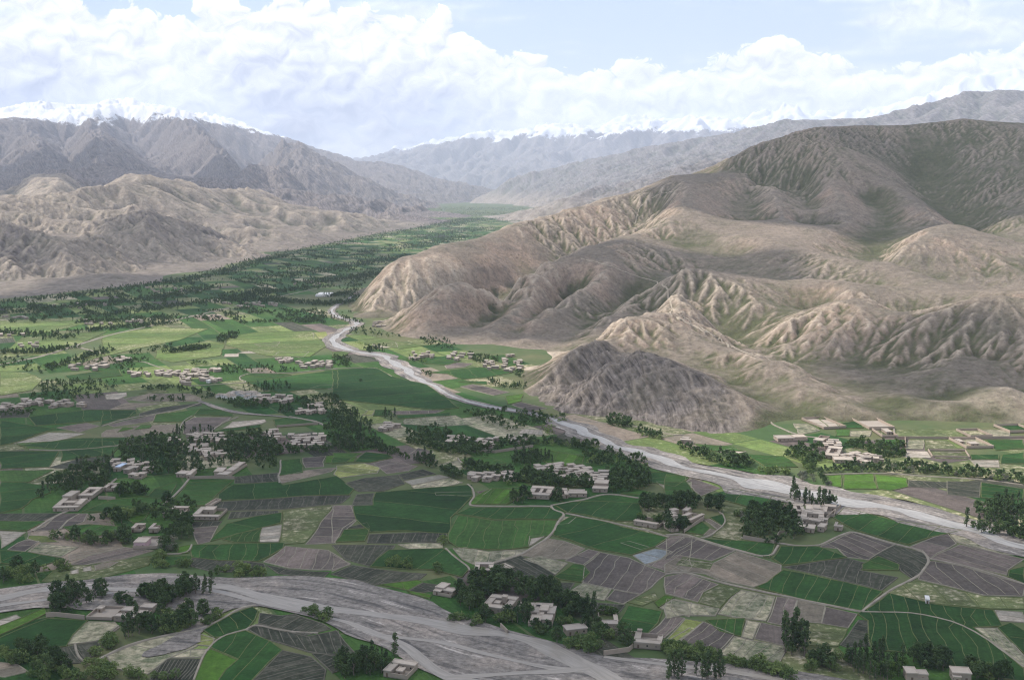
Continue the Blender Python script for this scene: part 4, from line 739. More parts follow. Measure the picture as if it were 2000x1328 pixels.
def smooth_line(pl, n=3): return chaikin(pl, n)
def flow_uv(me, line):
    'across / along distances to the nearest point of a centre line'
    L = np.array(line); co = np.empty(len(me.vertices) * 3, np.float32); me.vertices.foreach_get('co', co); co = co.reshape(-1, 3)[:, :2]
    s = np.r_[0, np.cumsum(np.hypot(*np.diff(L, axis=0).T))]
    dd = ((co[:, None] - L[None]) ** 2).sum(-1); i = dd.argmin(1); tn = np.gradient(L, axis=0); tn /= np.hypot(*tn.T)[:, None]
    rel = co - L[i]; v = s[i] + (rel * tn[i]).sum(1); u = rel[:, 1] * tn[i, 0] - rel[:, 0] * tn[i, 1]
    li = np.empty(len(me.loops), np.int32); me.loops.foreach_get('vertex_index', li)
    me.uv_layers.new(name='flow').data.foreach_set('uv', np.c_[u[li], v[li]].astype(np.float32).ravel())
def strip(name, line, widths, z, mat, nu=8, edge=0.0, **pr):
    'a sheet along a centre line with the given widths, edges uneven'
    n = len(line); V, Fc = [], []
    for i in range(n):
        a, c = line[max(0, i - 1)], line[min(n - 1, i + 1)]; tx, ty = c[0] - a[0], c[1] - a[1]; L = math.hypot(tx, ty) or 1
        for k in range(nu + 1):
            f = (k / nu * 2 - 1) * widths[i] / 2
            f += edge * widths[i] * float(vnoise(np.float64(line[i][0] / 30 + k // nu * 9), np.float64(line[i][1] / 30), 71)) * abs(k / nu * 2 - 1)
            V.append((line[i][0] - ty / L * f, line[i][1] + tx / L * f, z))
    for i in range(n - 1):
        for k in range(nu): a = i * (nu + 1) + k; Fc.append((a, a + nu + 1, a + nu + 2, a + 1)[::-1])
    me = np_mesh(name, V, Fc); flow_uv(me, line[::2] + [line[-1]]); return obj(name, me, mat, **pr)
R1 = [(690, 578, 10), (668, 592, 14), (646, 604, 18), (652, 618, 22), (700, 629, 24), (694, 637, 30), (655, 655, 38), (650, 674, 42), (685, 687, 40), (742, 693, 42), (765, 706, 46), (792, 722, 50), (815, 741, 46), (850, 756, 30), (882, 776, 24), (940, 793, 22), (1030, 806, 22), (1090, 820, 30), (1150, 848, 44), (1200, 871, 52), (1262, 891, 56), (1325, 911, 60), (1400, 929, 72), (1470, 945, 84), (1530, 960, 88), (1600, 972, 82), (1680, 985, 84), (1760, 1000, 84), (1850, 1022, 64), (1960, 1058, 56), (2200, 1120, 60)]
def rline(R, off=0.0, wf=1.0):
    g = [(*G(a, b_), w * wf) for a, b_, w in R]
    P = chaikin([(x, y) for x, y, w in g], 3); Wd = chaikin([(w, 0) for x, y, w in g], 3)
    P = subdiv(P, 9, False); m = len(P); src = np.linspace(0, 1, len(Wd)); W_ = np.interp(np.linspace(0, 1, m), src, [w for w, _ in Wd])
    if off:
        Q = np.array(P); tn = np.gradient(Q, axis=0); tn /= np.hypot(*tn.T)[:, None]; ph = np.arange(m)
        o_ = off * W_ * (0.6 + 0.4 * np.sin(ph / 14.0 + off * 9)); Q[:, 0] -= tn[:, 1] * o_; Q[:, 1] += tn[:, 0] * o_; P = [tuple(q) for q in Q]
    return P, list(W_)
P_, W_ = rline(R1, 0, 0.86); strip('river_bed', P_, W_, 0.76, M_grav, 8, 0.2, kind='structure')
for off_, wf_, k0_, z_ in ((0.10, 0.26, 0, 0.86), (-0.22, 0.11, 0, 0.88), (0.34, 0.09, 9, 0.90), (-0.38, 0.06, 18, 0.92), (-0.05, 0.07, 20, 0.94)):
    P_, W_ = rline(R1[k0_:], off_ * 0.8, wf_); strip('river', P_, W_, z_, M_foam, 3, 0.5, kind='structure')
# the braided bed in front
TOPB = [(-300, 1195), (-120, 1172), (0, 1150), (100, 1138), (180, 1133), (260, 1122), (330, 1119), (420, 1131), (520, 1128), (600, 1124), (680, 1131), (760, 1150), (830, 1172), (870, 1196), (930, 1216), (1000, 1232), (1080, 1252), (1130, 1266), (1180, 1282), (1250, 1286), (1350, 1291), (1450, 1301), (1600, 1317), (1750, 1345), (1750, 1480)]
BOTB = [(1100, 1480), (1000, 1350), (880, 1332), (830, 1312), (765, 1275), (705, 1252), (655, 1237), (640, 1216), (600, 1201), (525, 1186), (470, 1186), (435, 1200), (405, 1228), (380, 1262), (300, 1285), (262, 1282), (330, 1250), (372, 1222), (360, 1195), (300, 1185), (210, 1192), (95, 1187), (0, 1200), (-120, 1215), (-300, 1240)]
poly = [wob(p, 2.5) for p in subdiv(chaikin([G(*p) for p in TOPB + BOTB], 1, True), 10)]
from mathutils.geometry import delaunay_2d_cdt
def cdt_mesh(name, poly, z, grid):
    'a level sheet with inner points, triangulated inside its outline'
    A = np.array(poly); gx, gy = np.meshgrid(np.arange(A[:, 0].min(), A[:, 0].max(), grid), np.arange(A[:, 1].min(), A[:, 1].max(), grid))
    ins = inpoly(gx.ravel(), gy.ravel(), poly); n = len(poly)
    vs = [Vector(p) for p in poly] + [Vector(p) for p in np.c_[gx.ravel(), gy.ravel()][ins]]
    vo, eo, fo, *_ = delaunay_2d_cdt(vs, [(i, (i + 1) % n) for i in range(n)], [], 1, 1e-3)
    return np_mesh(name, [(v.x, v.y, z) for v in vo], [f for f in fo if len(f) == 3])
me = cdt_mesh('river_bed', poly, 0.80, 9.0)
CL2 = subdiv(chaikin([G(*p) for p in [(-300, 1215), (0, 1172), (150, 1150), (330, 1145), (450, 1155), (600, 1160), (760, 1205), (900, 1265), (1050, 1300), (1250, 1330), (1500, 1380), (1750, 1440)]], 3), 6, False)
flow_uv(me, CL2)
obj('river_bed', me, M_grav, kind='structure')
SZ_ = 0.90
for ln in [[(-300, 1215, 9), (0, 1172, 9), (80, 1152, 8), (150, 1147, 8), (215, 1152, 7), (330, 1158, 7), (420, 1141, 9), (500, 1160, 10), (560, 1179, 11), (620, 1187, 12), (700, 1196, 12), (800, 1211, 12), (880, 1227, 12), (960, 1237, 11), (1010, 1247, 10), (1060, 1262, 13), (1100, 1280, 13), (1130, 1296, 12), (1170, 1318, 12), (1230, 1360, 12)],
           [(560, 1181, 4), (620, 1203, 4), (680, 1216, 5), (700, 1226, 6), (735, 1241, 6), (792, 1262, 6), (832, 1300, 7), (870, 1326, 7), (960, 1340, 7), (1060, 1380, 7)],
           [(330, 1150, 4), (400, 1150, 5), (470, 1166, 5), (540, 1186, 5), (640, 1205, 5)], [(740, 1243, 4), (800, 1250, 4), (880, 1258, 4), (960, 1283, 4), (1060, 1305, 4), (1140, 1312, 5)], [(870, 1326, 5), (1000, 1318, 5), (1100, 1312, 5), (1150, 1306, 6)],
           [(1180, 1284, 4), (1280, 1298, 5), (1400, 1310, 5), (1560, 1335, 5)], [(0, 1185, 5), (120, 1170, 4), (220, 1160, 4)]]:
    SZ_ = SZ_ + 0.012; P_, W_ = rline(ln); strip('stream', P_, W_, SZ_, M_water, 3, 0.3, kind='structure')
# the small stream bed among the middle fields
P_, W_ = rline([(385, 783, 6), (405, 790, 8), (440, 802, 9), (470, 808, 9), (520, 812, 5), (570, 816, 4), (610, 822, 4), (636, 832, 5)]); strip('river_bed', P_, W_, 0.76, M_grav, 4, 0.25, kind='structure')

for w, z, pl in [(11, 0, [(-40, 722), (0, 712), (70, 700), (150, 675), (212, 655), (300, 636), (340, 626), (432, 605)]), (6, 0, [(430, 605), (520, 585), (600, 568), (660, 556)]), (6, 0, [(150, 678), (205, 692)]), (5, 0, [(105, 715), (160, 696)]),
                 (4.5, 2, [(745, 245), (775, 270), (785, 300), (765, 340), (762, 365), (900, 368), (1215, 367)]), (5, 2, [(1215, 367), (1228, 388), (1290, 407), (1242, 450), (1215, 532), (1100, 602), (1040, 638), (850, 692), (790, 712)]),
                 (4, 2, [(1290, 407), (1450, 442), (1670, 482), (1862, 538)]), (4.5, 2, [(1210, 362), (1380, 335), (1450, 308), (1540, 298), (1700, 320)]), (4, 2, [(620, 600), (690, 660), (745, 700), (755, 725)]), (3.5, 2, [(690, 100), (700, 125), (770, 155)]),
                 (4.5, 3, [(0, 527), (90, 517), (180, 548), (380, 605), (570, 658), (625, 585)]), (4, 3, [(0, 742), (110, 730), (300, 790), (480, 828), (730, 884), (1090, 950)]), (4.5, 3, [(1090, 950), (1220, 848), (1370, 772), (1442, 722), (1454, 652), (1432, 614), (1260, 574), (1040, 506), (990, 520), (850, 582)]),
                 (4, 3, [(420, 540), (540, 560), (640, 574), (760, 592), (850, 582)]), (3.5, 3, [(1460, 656), (1640, 692), (1860, 755), (1986, 800)]), (3.5, 3, [(190, 545), (245, 530), (335, 465), (320, 412), (300, 402)]), (3.5, 3, [(1090, 952), (1400, 960), (1680, 1030), (1990, 1262)]),
                 (4, 1, [(160, 53), (340, 60), (640, 36), (660, 25)]), (4.5, 1, [(908, 360), (1010, 258), (1045, 215), (1080, 190)]), (5, 1, [(180, 508), (330, 405), (440, 375), (500, 335), (560, 275), (640, 215)]), (4, 1, [(1545, 240), (1550, 170), (1560, 110)]), (3.5, 1, [(900, 632), (1050, 628), (1056, 580)]),
                 (5, 1, [(520, 1225), (690, 1142), (870, 1090), (1110, 1047), (1220, 1002), (1340, 927), (1420, 918)]), (3.5, 1, [(1075, 1335), (1130, 1180), (1200, 1096), (1380, 1052)]), (3, 1, [(1370, 1052), (1420, 1022), (1560, 1060), (1760, 1070)]), (3.5, 1, [(420, 1130), (430, 1190), (465, 1228)]), (4, 1, [(540, 1112), (610, 1060), (650, 1030)]),
                 (5, 7, [(650, 410), (685, 490)]), (4.5, 7, [(740, 498), (1000, 480), (1180, 475), (1235, 462), (1160, 440), (1175, 408), (1320, 380), (1560, 392), (1760, 370), (2000, 352)]), (4, 7, [(230, 290), (360, 290), (440, 325), (560, 360), (640, 395)]), (3.5, 7, [(920, 905), (960, 850), (1060, 795), (1150, 760)]), (4, 7, [(0, 840), (190, 775), (440, 738), (700, 690), (830, 640)]),
                 (3.5, 7, [(640, 900), (670, 810), (760, 750)]), (4, 7, [(0, 1018), (150, 1005), (340, 992), (480, 980)]), (4, 7, [(1590, 755), (1700, 775), (1840, 800), (1900, 850)]), (3.5, 5, [(1340, 1110), (1560, 1140), (1760, 1160), (1880, 1200), (1960, 1200)]), (3.5, 5, [(0, 830), (230, 822), (290, 850), (330, 875)]),
                 (5, 8, [(280, 290), (150, 250), (20, 190), (30, 150), (80, 120)]), (5, 8, [(280, 290), (400, 300), (480, 350)]), (4, 8, [(985, 235), (1000, 300)]), (4, 8, [(440, 590), (860, 575), (1200, 600), (1600, 620), (2000, 670)])]:
    g = [wob(q, 1.0) for q in subdiv(chaikin(gz(z, pl), 2), 8, False)]
    ribbon('track' if w > 5 else 'footpath', g, w * (0.66 if w > 5 else 0.52), 0.2, 1.05 if w > 5 else 0.98, M_path, kind='structure')

# trails over the hills, draped on the slope
def drape(px, py):
    x, y, zz = ray(px, py); Ys = np.arange(1110, 5000, 4.0); k = Ys / y
    d = (CAMZ + zz * k) - HR(x * k, Ys); i = np.argmax(d < 0)
    return (x * k[i], Ys[i]) if d[i] < 0 else None
for pl in [[(1135, 507), (1180, 517), (1240, 540), (1300, 556), (1310, 590), (1312, 605), (1345, 628), (1400, 660), (1440, 685), (1476, 698)], [(1312, 605), (1306, 615), (1340, 632), (1360, 645), (1390, 655), (1430, 680)], [(1570, 270), (1600, 285), (1560, 285)], [(1240, 440), (1250, 400), (1290, 380), (1340, 370)]]:
    g = [q for q in (drape(*p) for p in subdiv(chaikin(pl, 1), 6, False)) if q]
    if len(g) < 3: continue
    V, Fc = [], []; n = len(g); Q = np.array(chaikin(g, 1)); tn = np.gradient(Q, axis=0); tn /= np.hypot(*tn.T)[:, None] + 1e-9
    offs = np.linspace(-1.1, 1.1, 4); XY = Q[:, None] + np.stack([-tn[:, 1], tn[:, 0]], -1)[:, None] * offs[None, :, None]
    Zt = HR(XY[..., 0], XY[..., 1]) + 1.0; idx = np.arange(XY[..., 0].size).reshape(XY.shape[:2])
    obj('footpath', np_mesh('footpath', np.c_[XY.reshape(-1, 2), Zt.ravel()], np.stack([idx[:-1, :-1], idx[1:, :-1], idx[1:, 1:], idx[:-1, 1:]], -1).reshape(-1, 4)), M_trail, kind='structure')
# ------------------------------------------------------------------ mud-brick houses and walled yards
def mud(name, c1, c2, sc=0.5):
    m, t, b = mat_new(name, 0.95, 0.08); p = t.pos(); n = t.noise(p, sc, 6, 0.7); n2 = t.noise(p, 0.09, 3, 0.5)
    c = t.mix(n, c1, c2); c = t.mix(t.mapr(n2, 0.35, 0.7, 0, 0.5), c, (0.30, 0.25, 0.20)); c = t.mix(1.0, c, t.mix(t.rnd(), (0.85, 0.85, 0.86), (1.12, 1.10, 1.08)), 'MULTIPLY')
    t.set(b.inputs['Base Color'], c); t.set(b.inputs['Normal'], t.bump(n, 0.5, 0.25)); return m
M_wall = mud('mud_plaster', (0.26, 0.218, 0.175), (0.37, 0.315, 0.26)); M_roof = mud('pale_mud_roof', (0.33, 0.285, 0.24), (0.48, 0.425, 0.365)); M_yard = mud('trodden_yard', (0.28, 0.245, 0.205), (0.38, 0.335, 0.285))
M_pink = mud('pink_plaster', (0.52, 0.36, 0.40), (0.62, 0.44, 0.47)); M_white = mud('white_plaster', (0.66, 0.65, 0.63), (0.78, 0.77, 0.75)); M_red = mud('reddish_mud', (0.31, 0.245, 0.195), (0.40, 0.325, 0.265))
M_dark, t, b = mat_new('dark_opening', 0.8); b.inputs['Base Color'].default_value = (0.022, 0.02, 0.018, 1)
M_wood, t, b = mat_new('weathered_wood', 0.85); b.inputs['Base Color'].default_value = (0.12, 0.085, 0.06, 1)
M_tin, t, b = mat_new('blue_grey_tin', 0.4, 0.5); b.inputs['Base Color'].default_value = (0.42, 0.50, 0.62, 1)
def box_vf(V, Fc, x0, x1, y0, y1, z0, z1, bottom=False):
    b = len(V); V += [(x0, y0, z0), (x1, y0, z0), (x1, y1, z0), (x0, y1, z0), (x0, y0, z1), (x1, y0, z1), (x1, y1, z1), (x0, y1, z1)]
    Fc += [(b, b + 1, b + 5, b + 4), (b + 1, b + 2, b + 6, b + 5), (b + 2, b + 3, b + 7, b + 6), (b + 3, b, b + 4, b + 7), (b + 4, b + 5, b + 6, b + 7)]
    if bottom: Fc.append((b + 3, b + 2, b + 1, b))
def boxes(name, bs, mat, parent, bottom=False):
    V, Fc = [], []
    for q in bs: box_vf(V, Fc, *q, bottom=bottom)
    return obj(name, np_mesh(name, V, Fc), mat, parent)
HCACHE = {}
def block(parent, x0, x1, y0, y1, h, detail=2, wm=None, rm=None, key=None):
    'one flat-roofed block: walls with parapet, overhanging mud roof, openings set into the walls'
    wm = wm or M_wall; rm = rm or M_roof
    wl = boxes('wall', [(x0, x1, y0, y1, -0.4, h)], wm, parent)
    V, Fc = [], []; e = 0.35
    box_vf(V, Fc, x0 - e, x1 + e, y0 - e, y1 + e, h, h + 0.35, True)
    if detail:
        for q in ((x0 - e, x1 + e, y0 - e, y0 + 0.15), (x0 - e, x1 + e, y1 - 0.15, y1 + e), (x0 - e, x0 + 0.15, y0 + 0.15, y1 - 0.15), (x1 - 0.15, x1 + e, y0 + 0.15, y1 - 0.15)): box_vf(V, Fc, *q, h + 0.352, h + 0.62)
    obj('roof', np_mesh('roof', V, Fc), rm, parent)
    if detail > 1:
        n = max(1, int((x1 - x0) / 4.5)); d = rr.randrange(n)
        for i in range(n):
            cx = x0 + (x1 - x0) * (i + 0.5) / n
            if i == d: boxes('door', [(cx - 0.6, cx + 0.6, y0 - 0.06, y0 + 0.1, -0.2, 2.0)], M_wood, wl)
            else: boxes('window', [(cx - 0.5, cx + 0.5, y0 - 0.04, y0 + 0.1, 1.1, 2.2)], M_dark, wl)
        n = max(1, int((y1 - y0) / 5))
        for i in range(n):
            cy = y0 + (y1 - y0) * (i + 0.5) / n; boxes('window', [(x0 - 0.04, x0 + 0.1, cy - 0.5, cy + 0.5, 1.1, 2.1)], M_dark, wl)
def thing(name, label, cat, loc, rz=0.0, group=None):
    o = bpy.data.objects.new(name, None); COL.objects.link(o); o.empty_display_size = 2.0
    o.location = loc; o.rotation_euler = (0, 0, rz); o['label'] = label; o['category'] = cat
    if group: o['group'] = group
    return o
HOUSES = []        # footprints, so that trees keep off the roofs
def frame(zone, quad):
    'four photographed corners (front-left, front-right, back-right, back-left) on the ground -> centre, size, turn'
    a, b, c, d = [np.array(G(*zp(zone, *p))) for p in quad]
    u = ((b - a) + (c - d)) / 2; v = ((d - a) + (c - b)) / 2; cen = (a + b + c + d) / 4
    w = np.hypot(*u); rz = math.atan2(u[1], u[0]); nv = np.array([-u[1], u[0]]) / w; dp = abs(v @ nv)
    return cen, w, max(dp, 6.0), rz
def compound(zone, quad, label, blocks, wall=2.3, wm=None, rm=None, yard=True, cat='house', name='mud_brick_compound', fill=None):
    cen, w, d, rz = frame(zone, quad); HOUSES.append((cen[0], cen[1], max(w, d) * 0.5))
    t_ = thing(name, label, cat, (cen[0], cen[1], 0.75), rz)
    if yard:
        o = slab('yard', [(-w / 2, -d / 2), (w / 2, -d / 2), (w / 2, d / 2), (-w / 2, d / 2)], -0.5, 0.03, (1, 0)); obj('yard', o, fill or M_yard, t_)
        k = 0.5
        boxes('yard_wall', [(-w / 2, w / 2, -d / 2, -d / 2 + k, -0.5, wall), (-w / 2, w / 2, d / 2 - k, d / 2, -0.5, wall), (-w / 2, -w / 2 + k, -d / 2 + k, d / 2 - k, -0.5, wall), (w / 2 - k, w / 2, -d / 2 + k, d / 2 - k, -0.5, wall)], wm or M_wall, t_)
    for (u0, u1, v0, v1, h) in blocks:
        block(t_, -w / 2 + w * u0 + 0.04, -w / 2 + w * u1 - 0.04, -d / 2 + d * v0 + 0.04, -d / 2 + d * v1 - 0.04, h, 2, wm, rm)
    return t_
U = [(0, 1, 0.72, 1, 3.4), (0, .28, 0, .70, 3.2), (.74, 1, 0, .70, 3.0)]; L_ = [(0, 1, .7, 1, 3.3), (0, .3, 0, .68, 3.1)]; FR = [(0, 1, 0, .26, 3.2), (0, .26, .28, 1, 3.3)]; ROW = [(0, .48, .55, 1, 3.2), (.5, 1, .62, 1, 3.4), (0, .2, 0, .5, 3)]
RING = [(0, 1, 0, .24, 3.3), (0, 1, .76, 1, 3.5), (0, .22, .26, .74, 3.2), (.78, 1, .26, .74, 3.2)]
compound(2, [(812, 952), (985, 968), (1015, 905), (900, 885)], 'large square mud fort with corner tower beside the braided river', RING + [(.52, .68, .60, .76, 6.2), (.3, .5, .4, .6, 3)], 3.4)
compound(2, [(1090, 1030), (1240, 1040), (1215, 950), (1100, 945)], 'crowded mud-brick yard of stepped roofs between the fort and the shed', [(0, .35, .5, 1, 3.5), (.37, .7, .6, 1, 4.2), (.72, 1, .5, .98, 3.4), (.1, .5, .05, .4, 2.8), (.55, .95, .1, .42, 3.2), (.3, .55, .43, .57, 3.0)], 2)
compound(2, [(1010, 955), (1215, 962), (1218, 942), (1062, 930)], 'long narrow flat-roofed row house behind the crowded yard', [(0, .5, 0, 1, 3.3), (.5, 1, .1, 1, 3.5)], yard=False, name='mud_brick_house')
compound(2, [(560, 862), (670, 872), (690, 840), (600, 815)], 'broken stepped farmhouse beside the bright green riverside strip', [(0, .45, .3, 1, 3.6), (.5, 1, .2, .6, 2.8), (.05, .4, 0, .26, 2.4)], 1.8)
compound(2, [(780, 752), (890, 750), (885, 708), (800, 705)], 'small square courtyard house where the pale track ends', RING, 2.6)
compound(2, [(1282, 1088), (1400, 1075), (1398, 1045), (1290, 1058)], 'single long shed with one pale flat roof above the river bushes', [(0, 1, 0, 1, 3.2)], yard=False, name='mud_brick_shed', cat='shed')
compound(2, [(1660, 1155), (1815, 1160), (1830, 1105), (1690, 1085)], 'low walled fort with thick front range beside the dark green square field', [(0, 1, 0, .28, 3.2), (0, .2, .3, .9, 3.2), (.85, 1, .3, .75, 2.6), (.05, .2, .9, 1, 4.4)], 2.6)
compound(2, [(1472, 1050), (1560, 1052), (1590, 960), (1475, 960)], 'house and walled orchard yard beside the tall dark trees', [(.1, .95, 0, .22, 3.2), (.82, 1, .25, .6, 2.6)], 2.2, fill=FM['T'])
compound(2, [(275, 1318), (420, 1322), (462, 1275), (350, 1240)], 'ruined mud compound on the gravel bank of the river', L_ + [(.45, .7, .2, .5, 2.6)], 2.4)
compound(1, [(632, 1005), (795, 1012), (860, 940), (720, 930)], 'big mud compound with broken yards on the river island', [(0, 1, 0, .2, 3), (.55, 1, .7, 1, 3.4), (0, .35, .45, .75, 2.8), (.4, .6, .3, .5, 2.6), (.7, .95, .3, .5, 3)], 2.2)
compound(1, [(470, 990), (625, 1003), (690, 935), (560, 935)], 'empty walled yard with bushes next to the island compound', [(.1, .3, .6, .8, 2.4)], 1.8)
compound(1, [(735, 604), (865, 604), (932, 548), (790, 550)], 'walled yard round a pink plastered house', [], 2.2)
compound(1, [(745, 600), (815, 600), (832, 572), (768, 572)], 'pink plastered house with pale roof inside its walled yard', [(0, 1, 0, 1, 4.2)], wm=M_pink, yard=False, name='pink_house')
compound(1, [(908, 430), (1020, 430), (1040, 390), (945, 388)], 'courtyard house with one long left wing among dark trees', [(0, .24, 0, 1, 3.2), (.25, 1, .8, 1, 3), (.4, .6, .1, .3, 2.5)], 2.3)
compound(1, [(1065, 445), (1225, 445), (1245, 395), (1115, 392)], 'courtyard house with thick white front wall and garden behind', [(0, 1, 0, .18, 2.8), (.0, .18, .2, 1, 3), (.2, .6, .62, .98, 3.6)], 2.3, fill=FM['T'])
compound(1, [(735, 512), (790, 512), (800, 487), (750, 487)], 'small angular roofless room above the pink house', L_, 2); compound(1, [(835, 515), (880, 515), (895, 487), (845, 487)], 'small bent house above the pink house yard', FR, 2)
compound(1, [(305, 395), (430, 395), (490, 340), (345, 345)], 'stepped white-roofed compound at the corner of the long lane', [(0, 1, 0, .16, 3), (0, .2, .2, 1, 3.2), (.25, .7, .45, .65, 3.4), (.75, 1, .3, .9, 3)], 2.3)
compound(1, [(365, 345), (415, 345), (425, 315), (380, 313)], 'tall pale block house above the stepped compound', [(0, 1, 0, 1, 5.0)], yard=False, name='mud_brick_house'); compound(1, [(458, 330), (525, 330), (555, 285), (475, 285)], 'square courtyard fort on the long lane', RING, 2.6)
compound(1, [(580, 285), (640, 285), (655, 262), (600, 262)], 'small courtyard house next to the clipped hedge', U, 2.2); compound(1, [(1190, 198), (1240, 198), (1250, 175), (1205, 175)], 'pale cube house at the end of the orchard wall', [(0, 1, 0, 1, 3.6)], yard=False, name='mud_brick_house')
compound(1, [(1240, 210), (1300, 215), (1330, 140), (1280, 140)], 'long stepped house at the corner of the orchard', [(0, 1, 0, .25, 3), (.3, 1, .3, .6, 3.4), (.2, .8, .65, 1, 3)], 2); compound(1, [(985, 205), (1040, 208), (1045, 190), (995, 188)], 'low pale house by the lane head', [(0, 1, 0, 1, 3)], yard=False, name='mud_brick_house'); compound(1, [(1042, 215), (1065, 215), (1082, 182), (1060, 182)], 'narrow gatehouse at the lane head', [(0, 1, 0, 1, 3.4)], yard=False, name='mud_brick_house')
compound(1, [(1145, 370), (1180, 372), (1215, 335), (1185, 333)], 'roofless rubble enclosure beside the dark plots', [], 1.6); compound(1, [(655, 170), (680, 172), (690, 150), (665, 150)], 'house with a blue-white tin roof in the village wood', [(0, 1, 0, 1, 3.4)], yard=False, rm=M_tin, name='tin_roofed_house')
compound(2, [(1078, 325), (1200, 328), (1225, 285), (1110, 275)], 'square white fort with two courtyards at the track fork', RING + [(.46, .56, .26, .74, 3)], 2.8); compound(2, [(1225, 325), (1290, 322), (1310, 292), (1240, 290)], 'flat-roofed yard with a dark tree next to the white fort', U, 2.3); compound(2, [(1290, 318), (1400, 315), (1412, 295), (1310, 290)], 'long low stable wing beside the white fort', [(0, 1, 0, .5, 3), (.1, .9, .55, 1, 2.6)], 2)
compound(2, [(1442, 290), (1525, 290), (1530, 258), (1450, 250)], 'two-storey stepped house above the white fort', [(0, 1, 0, .4, 3), (.05, .95, .42, 1, 5.4)], yard=False, name='mud_brick_house')
compound(2, [(1672, 475), (1800, 492), (1840, 460), (1715, 435)], 'walled orchard with a long white front barn', [(0, 1, 0, .2, 3.4), (0, .12, .25, .9, 2.8)], 2.2, fill=FM['T']); compound(3, [(40, 470), (110, 480), (205, 432), (130, 410)], 'garden compound with white walls next to the walled orchard', [(0, .5, 0, .35, 3), (.1, .4, .45, .8, 3.4), (.8, 1, .3, 1, 2.6)], 2.2, fill=FM['T']); compound(3, [(98, 412), (125, 415), (140, 395), (112, 390)], 'narrow white shed behind the garden compound', [(0, 1, 0, 1, 3)], yard=False, name='mud_brick_shed', cat='shed')
compound(3, [(735, 465), (860, 470), (890, 430), (770, 415)], 'ring-shaped courtyard house in the village by the river', RING, 2.6); compound(3, [(700, 410), (760, 412), (765, 380), (715, 378)], 'stepped white house at the edge of the dark wood', U, 2.4); compound(3, [(765, 405), (850, 412), (860, 385), (790, 382)], 'broad flat-roofed house behind the ring-shaped house', [(0, .5, 0, 1, 3.2), (.5, 1, .2, 1, 3.5)], yard=False, name='mud_brick_house'); compound(3, [(865, 420), (930, 425), (950, 385), (885, 378)], 'walled farmhouse at the river road corner', L_, 2.3); compound(3, [(782, 512), (820, 515), (832, 495), (795, 490)], 'lone pale shed below the river village', [(0, 1, 0, 1, 3)], yard=False, name='mud_brick_shed', cat='shed'); compound(3, [(930, 500), (975, 505), (985, 485), (945, 480)], 'small house with a hedge below the river village', FR, 2)
compound(3, [(1437, 908), (1457, 910), (1460, 890), (1440, 888)], 'tiny white hut alone among the fields', [(0, 1, 0, 1, 2.6)], yard=False, wm=M_white, rm=M_white, name='white_hut', cat='hut')
compound(3, [(1320, 1335), (1440, 1340), (1450, 1305), (1330, 1300)], 'house with a terrace roof behind the lowest trees', [(0, .5, 0, 1, 4.2), (.5, 1, .1, .8, 3.4)], 2); compound(3, [(1575, 1345), (1680, 1350), (1690, 1310), (1590, 1302)], 'pale square house beside the terrace-roofed house', [(0, 1, .2, 1, 4.6), (0, .4, 0, .2, 3)], yard=False, name='mud_brick_house')
compound(3, [(885, 105), (960, 108), (975, 60), (900, 50)], 'sunlit reddish courtyard house below the walled gardens', RING, 2.6, wm=M_red); compound(3, [(925, 128), (1030, 130), (1035, 112), (935, 108)], 'long sunlit wall house on the orchard edge', [(0, 1, 0, 1, 3)], yard=False, wm=M_red, name='mud_brick_house')
# walled gardens under the hill
for q, lb, bl, fl in [([(395, 238), (560, 228), (480, 150), (300, 158)], 'walled garden split by one inner wall under the hill', [], None), ([(740, 235), (970, 235), (850, 152), (690, 160)], 'large walled vineyard under the hill', [], None), ([(820, 300), (975, 300), (970, 245), (880, 245)], 'small walled plot in front of the vineyard', [(.55, .9, .4, .9, 2.6)], 'T'), ([(1530, 385), (1745, 385), (1640, 312), (1430, 318)], 'walled garden with ruined inner rooms at the foot of the slope', [(.3, .6, .2, .45, 2.4), (.1, .25, .5, .8, 2)], 'S'),
                      ([(1860, 262), (2060, 262), (1980, 205), (1790, 215)], 'dark green walled orchard alone on the slope foot', [], 'D'), ([(1570, 300), (1730, 300), (1660, 244), (1480, 250)], 'low-walled empty paddock on the slope foot', [], 'T'), ([(60, 330), (290, 330), (290, 300), (60, 310)], 'long low farm range above the dark grove', [(0, .55, 0, 1, 3), (.6, 1, .2, 1, 3.2)], None), ([(500, 150), (640, 150), (590, 122), (480, 122)], 'roofless mud rooms behind the split garden', [(0, .4, .3, .8, 2.4)], None), ([(400, 345), (470, 360), (440, 300), (365, 298)], 'slanting gatehouse range beside the hill track', [(0, 1, 0, .4, 3)], None)]:
    compound(8, q, lb, bl, 2.6, wm=M_red, fill=FM[fl] if fl else None, cat='garden' if 'garden' in lb or 'vine' in lb or 'orchard' in lb or 'paddock' in lb or 'plot' in lb else 'house', name='walled_garden' if not bl or fl else 'mud_brick_compound', yard=True)
compound(0, [(1460, 808), (1540, 806), (1540, 798), (1465, 799)], 'ruined roofless row of mud rooms on the bare slope', [(0, .2, .1, .9, 2), (.5, .62, .1, .9, 2.2)], 2.4, wm=M_red)
compound(0, [(620, 580), (648, 580), (649, 575), (621, 575)], 'long white school building beside the river', [(0, 1, 0, 1, 4.2)], yard=False, wm=M_white, rm=M_white, name='school_building', cat='building')

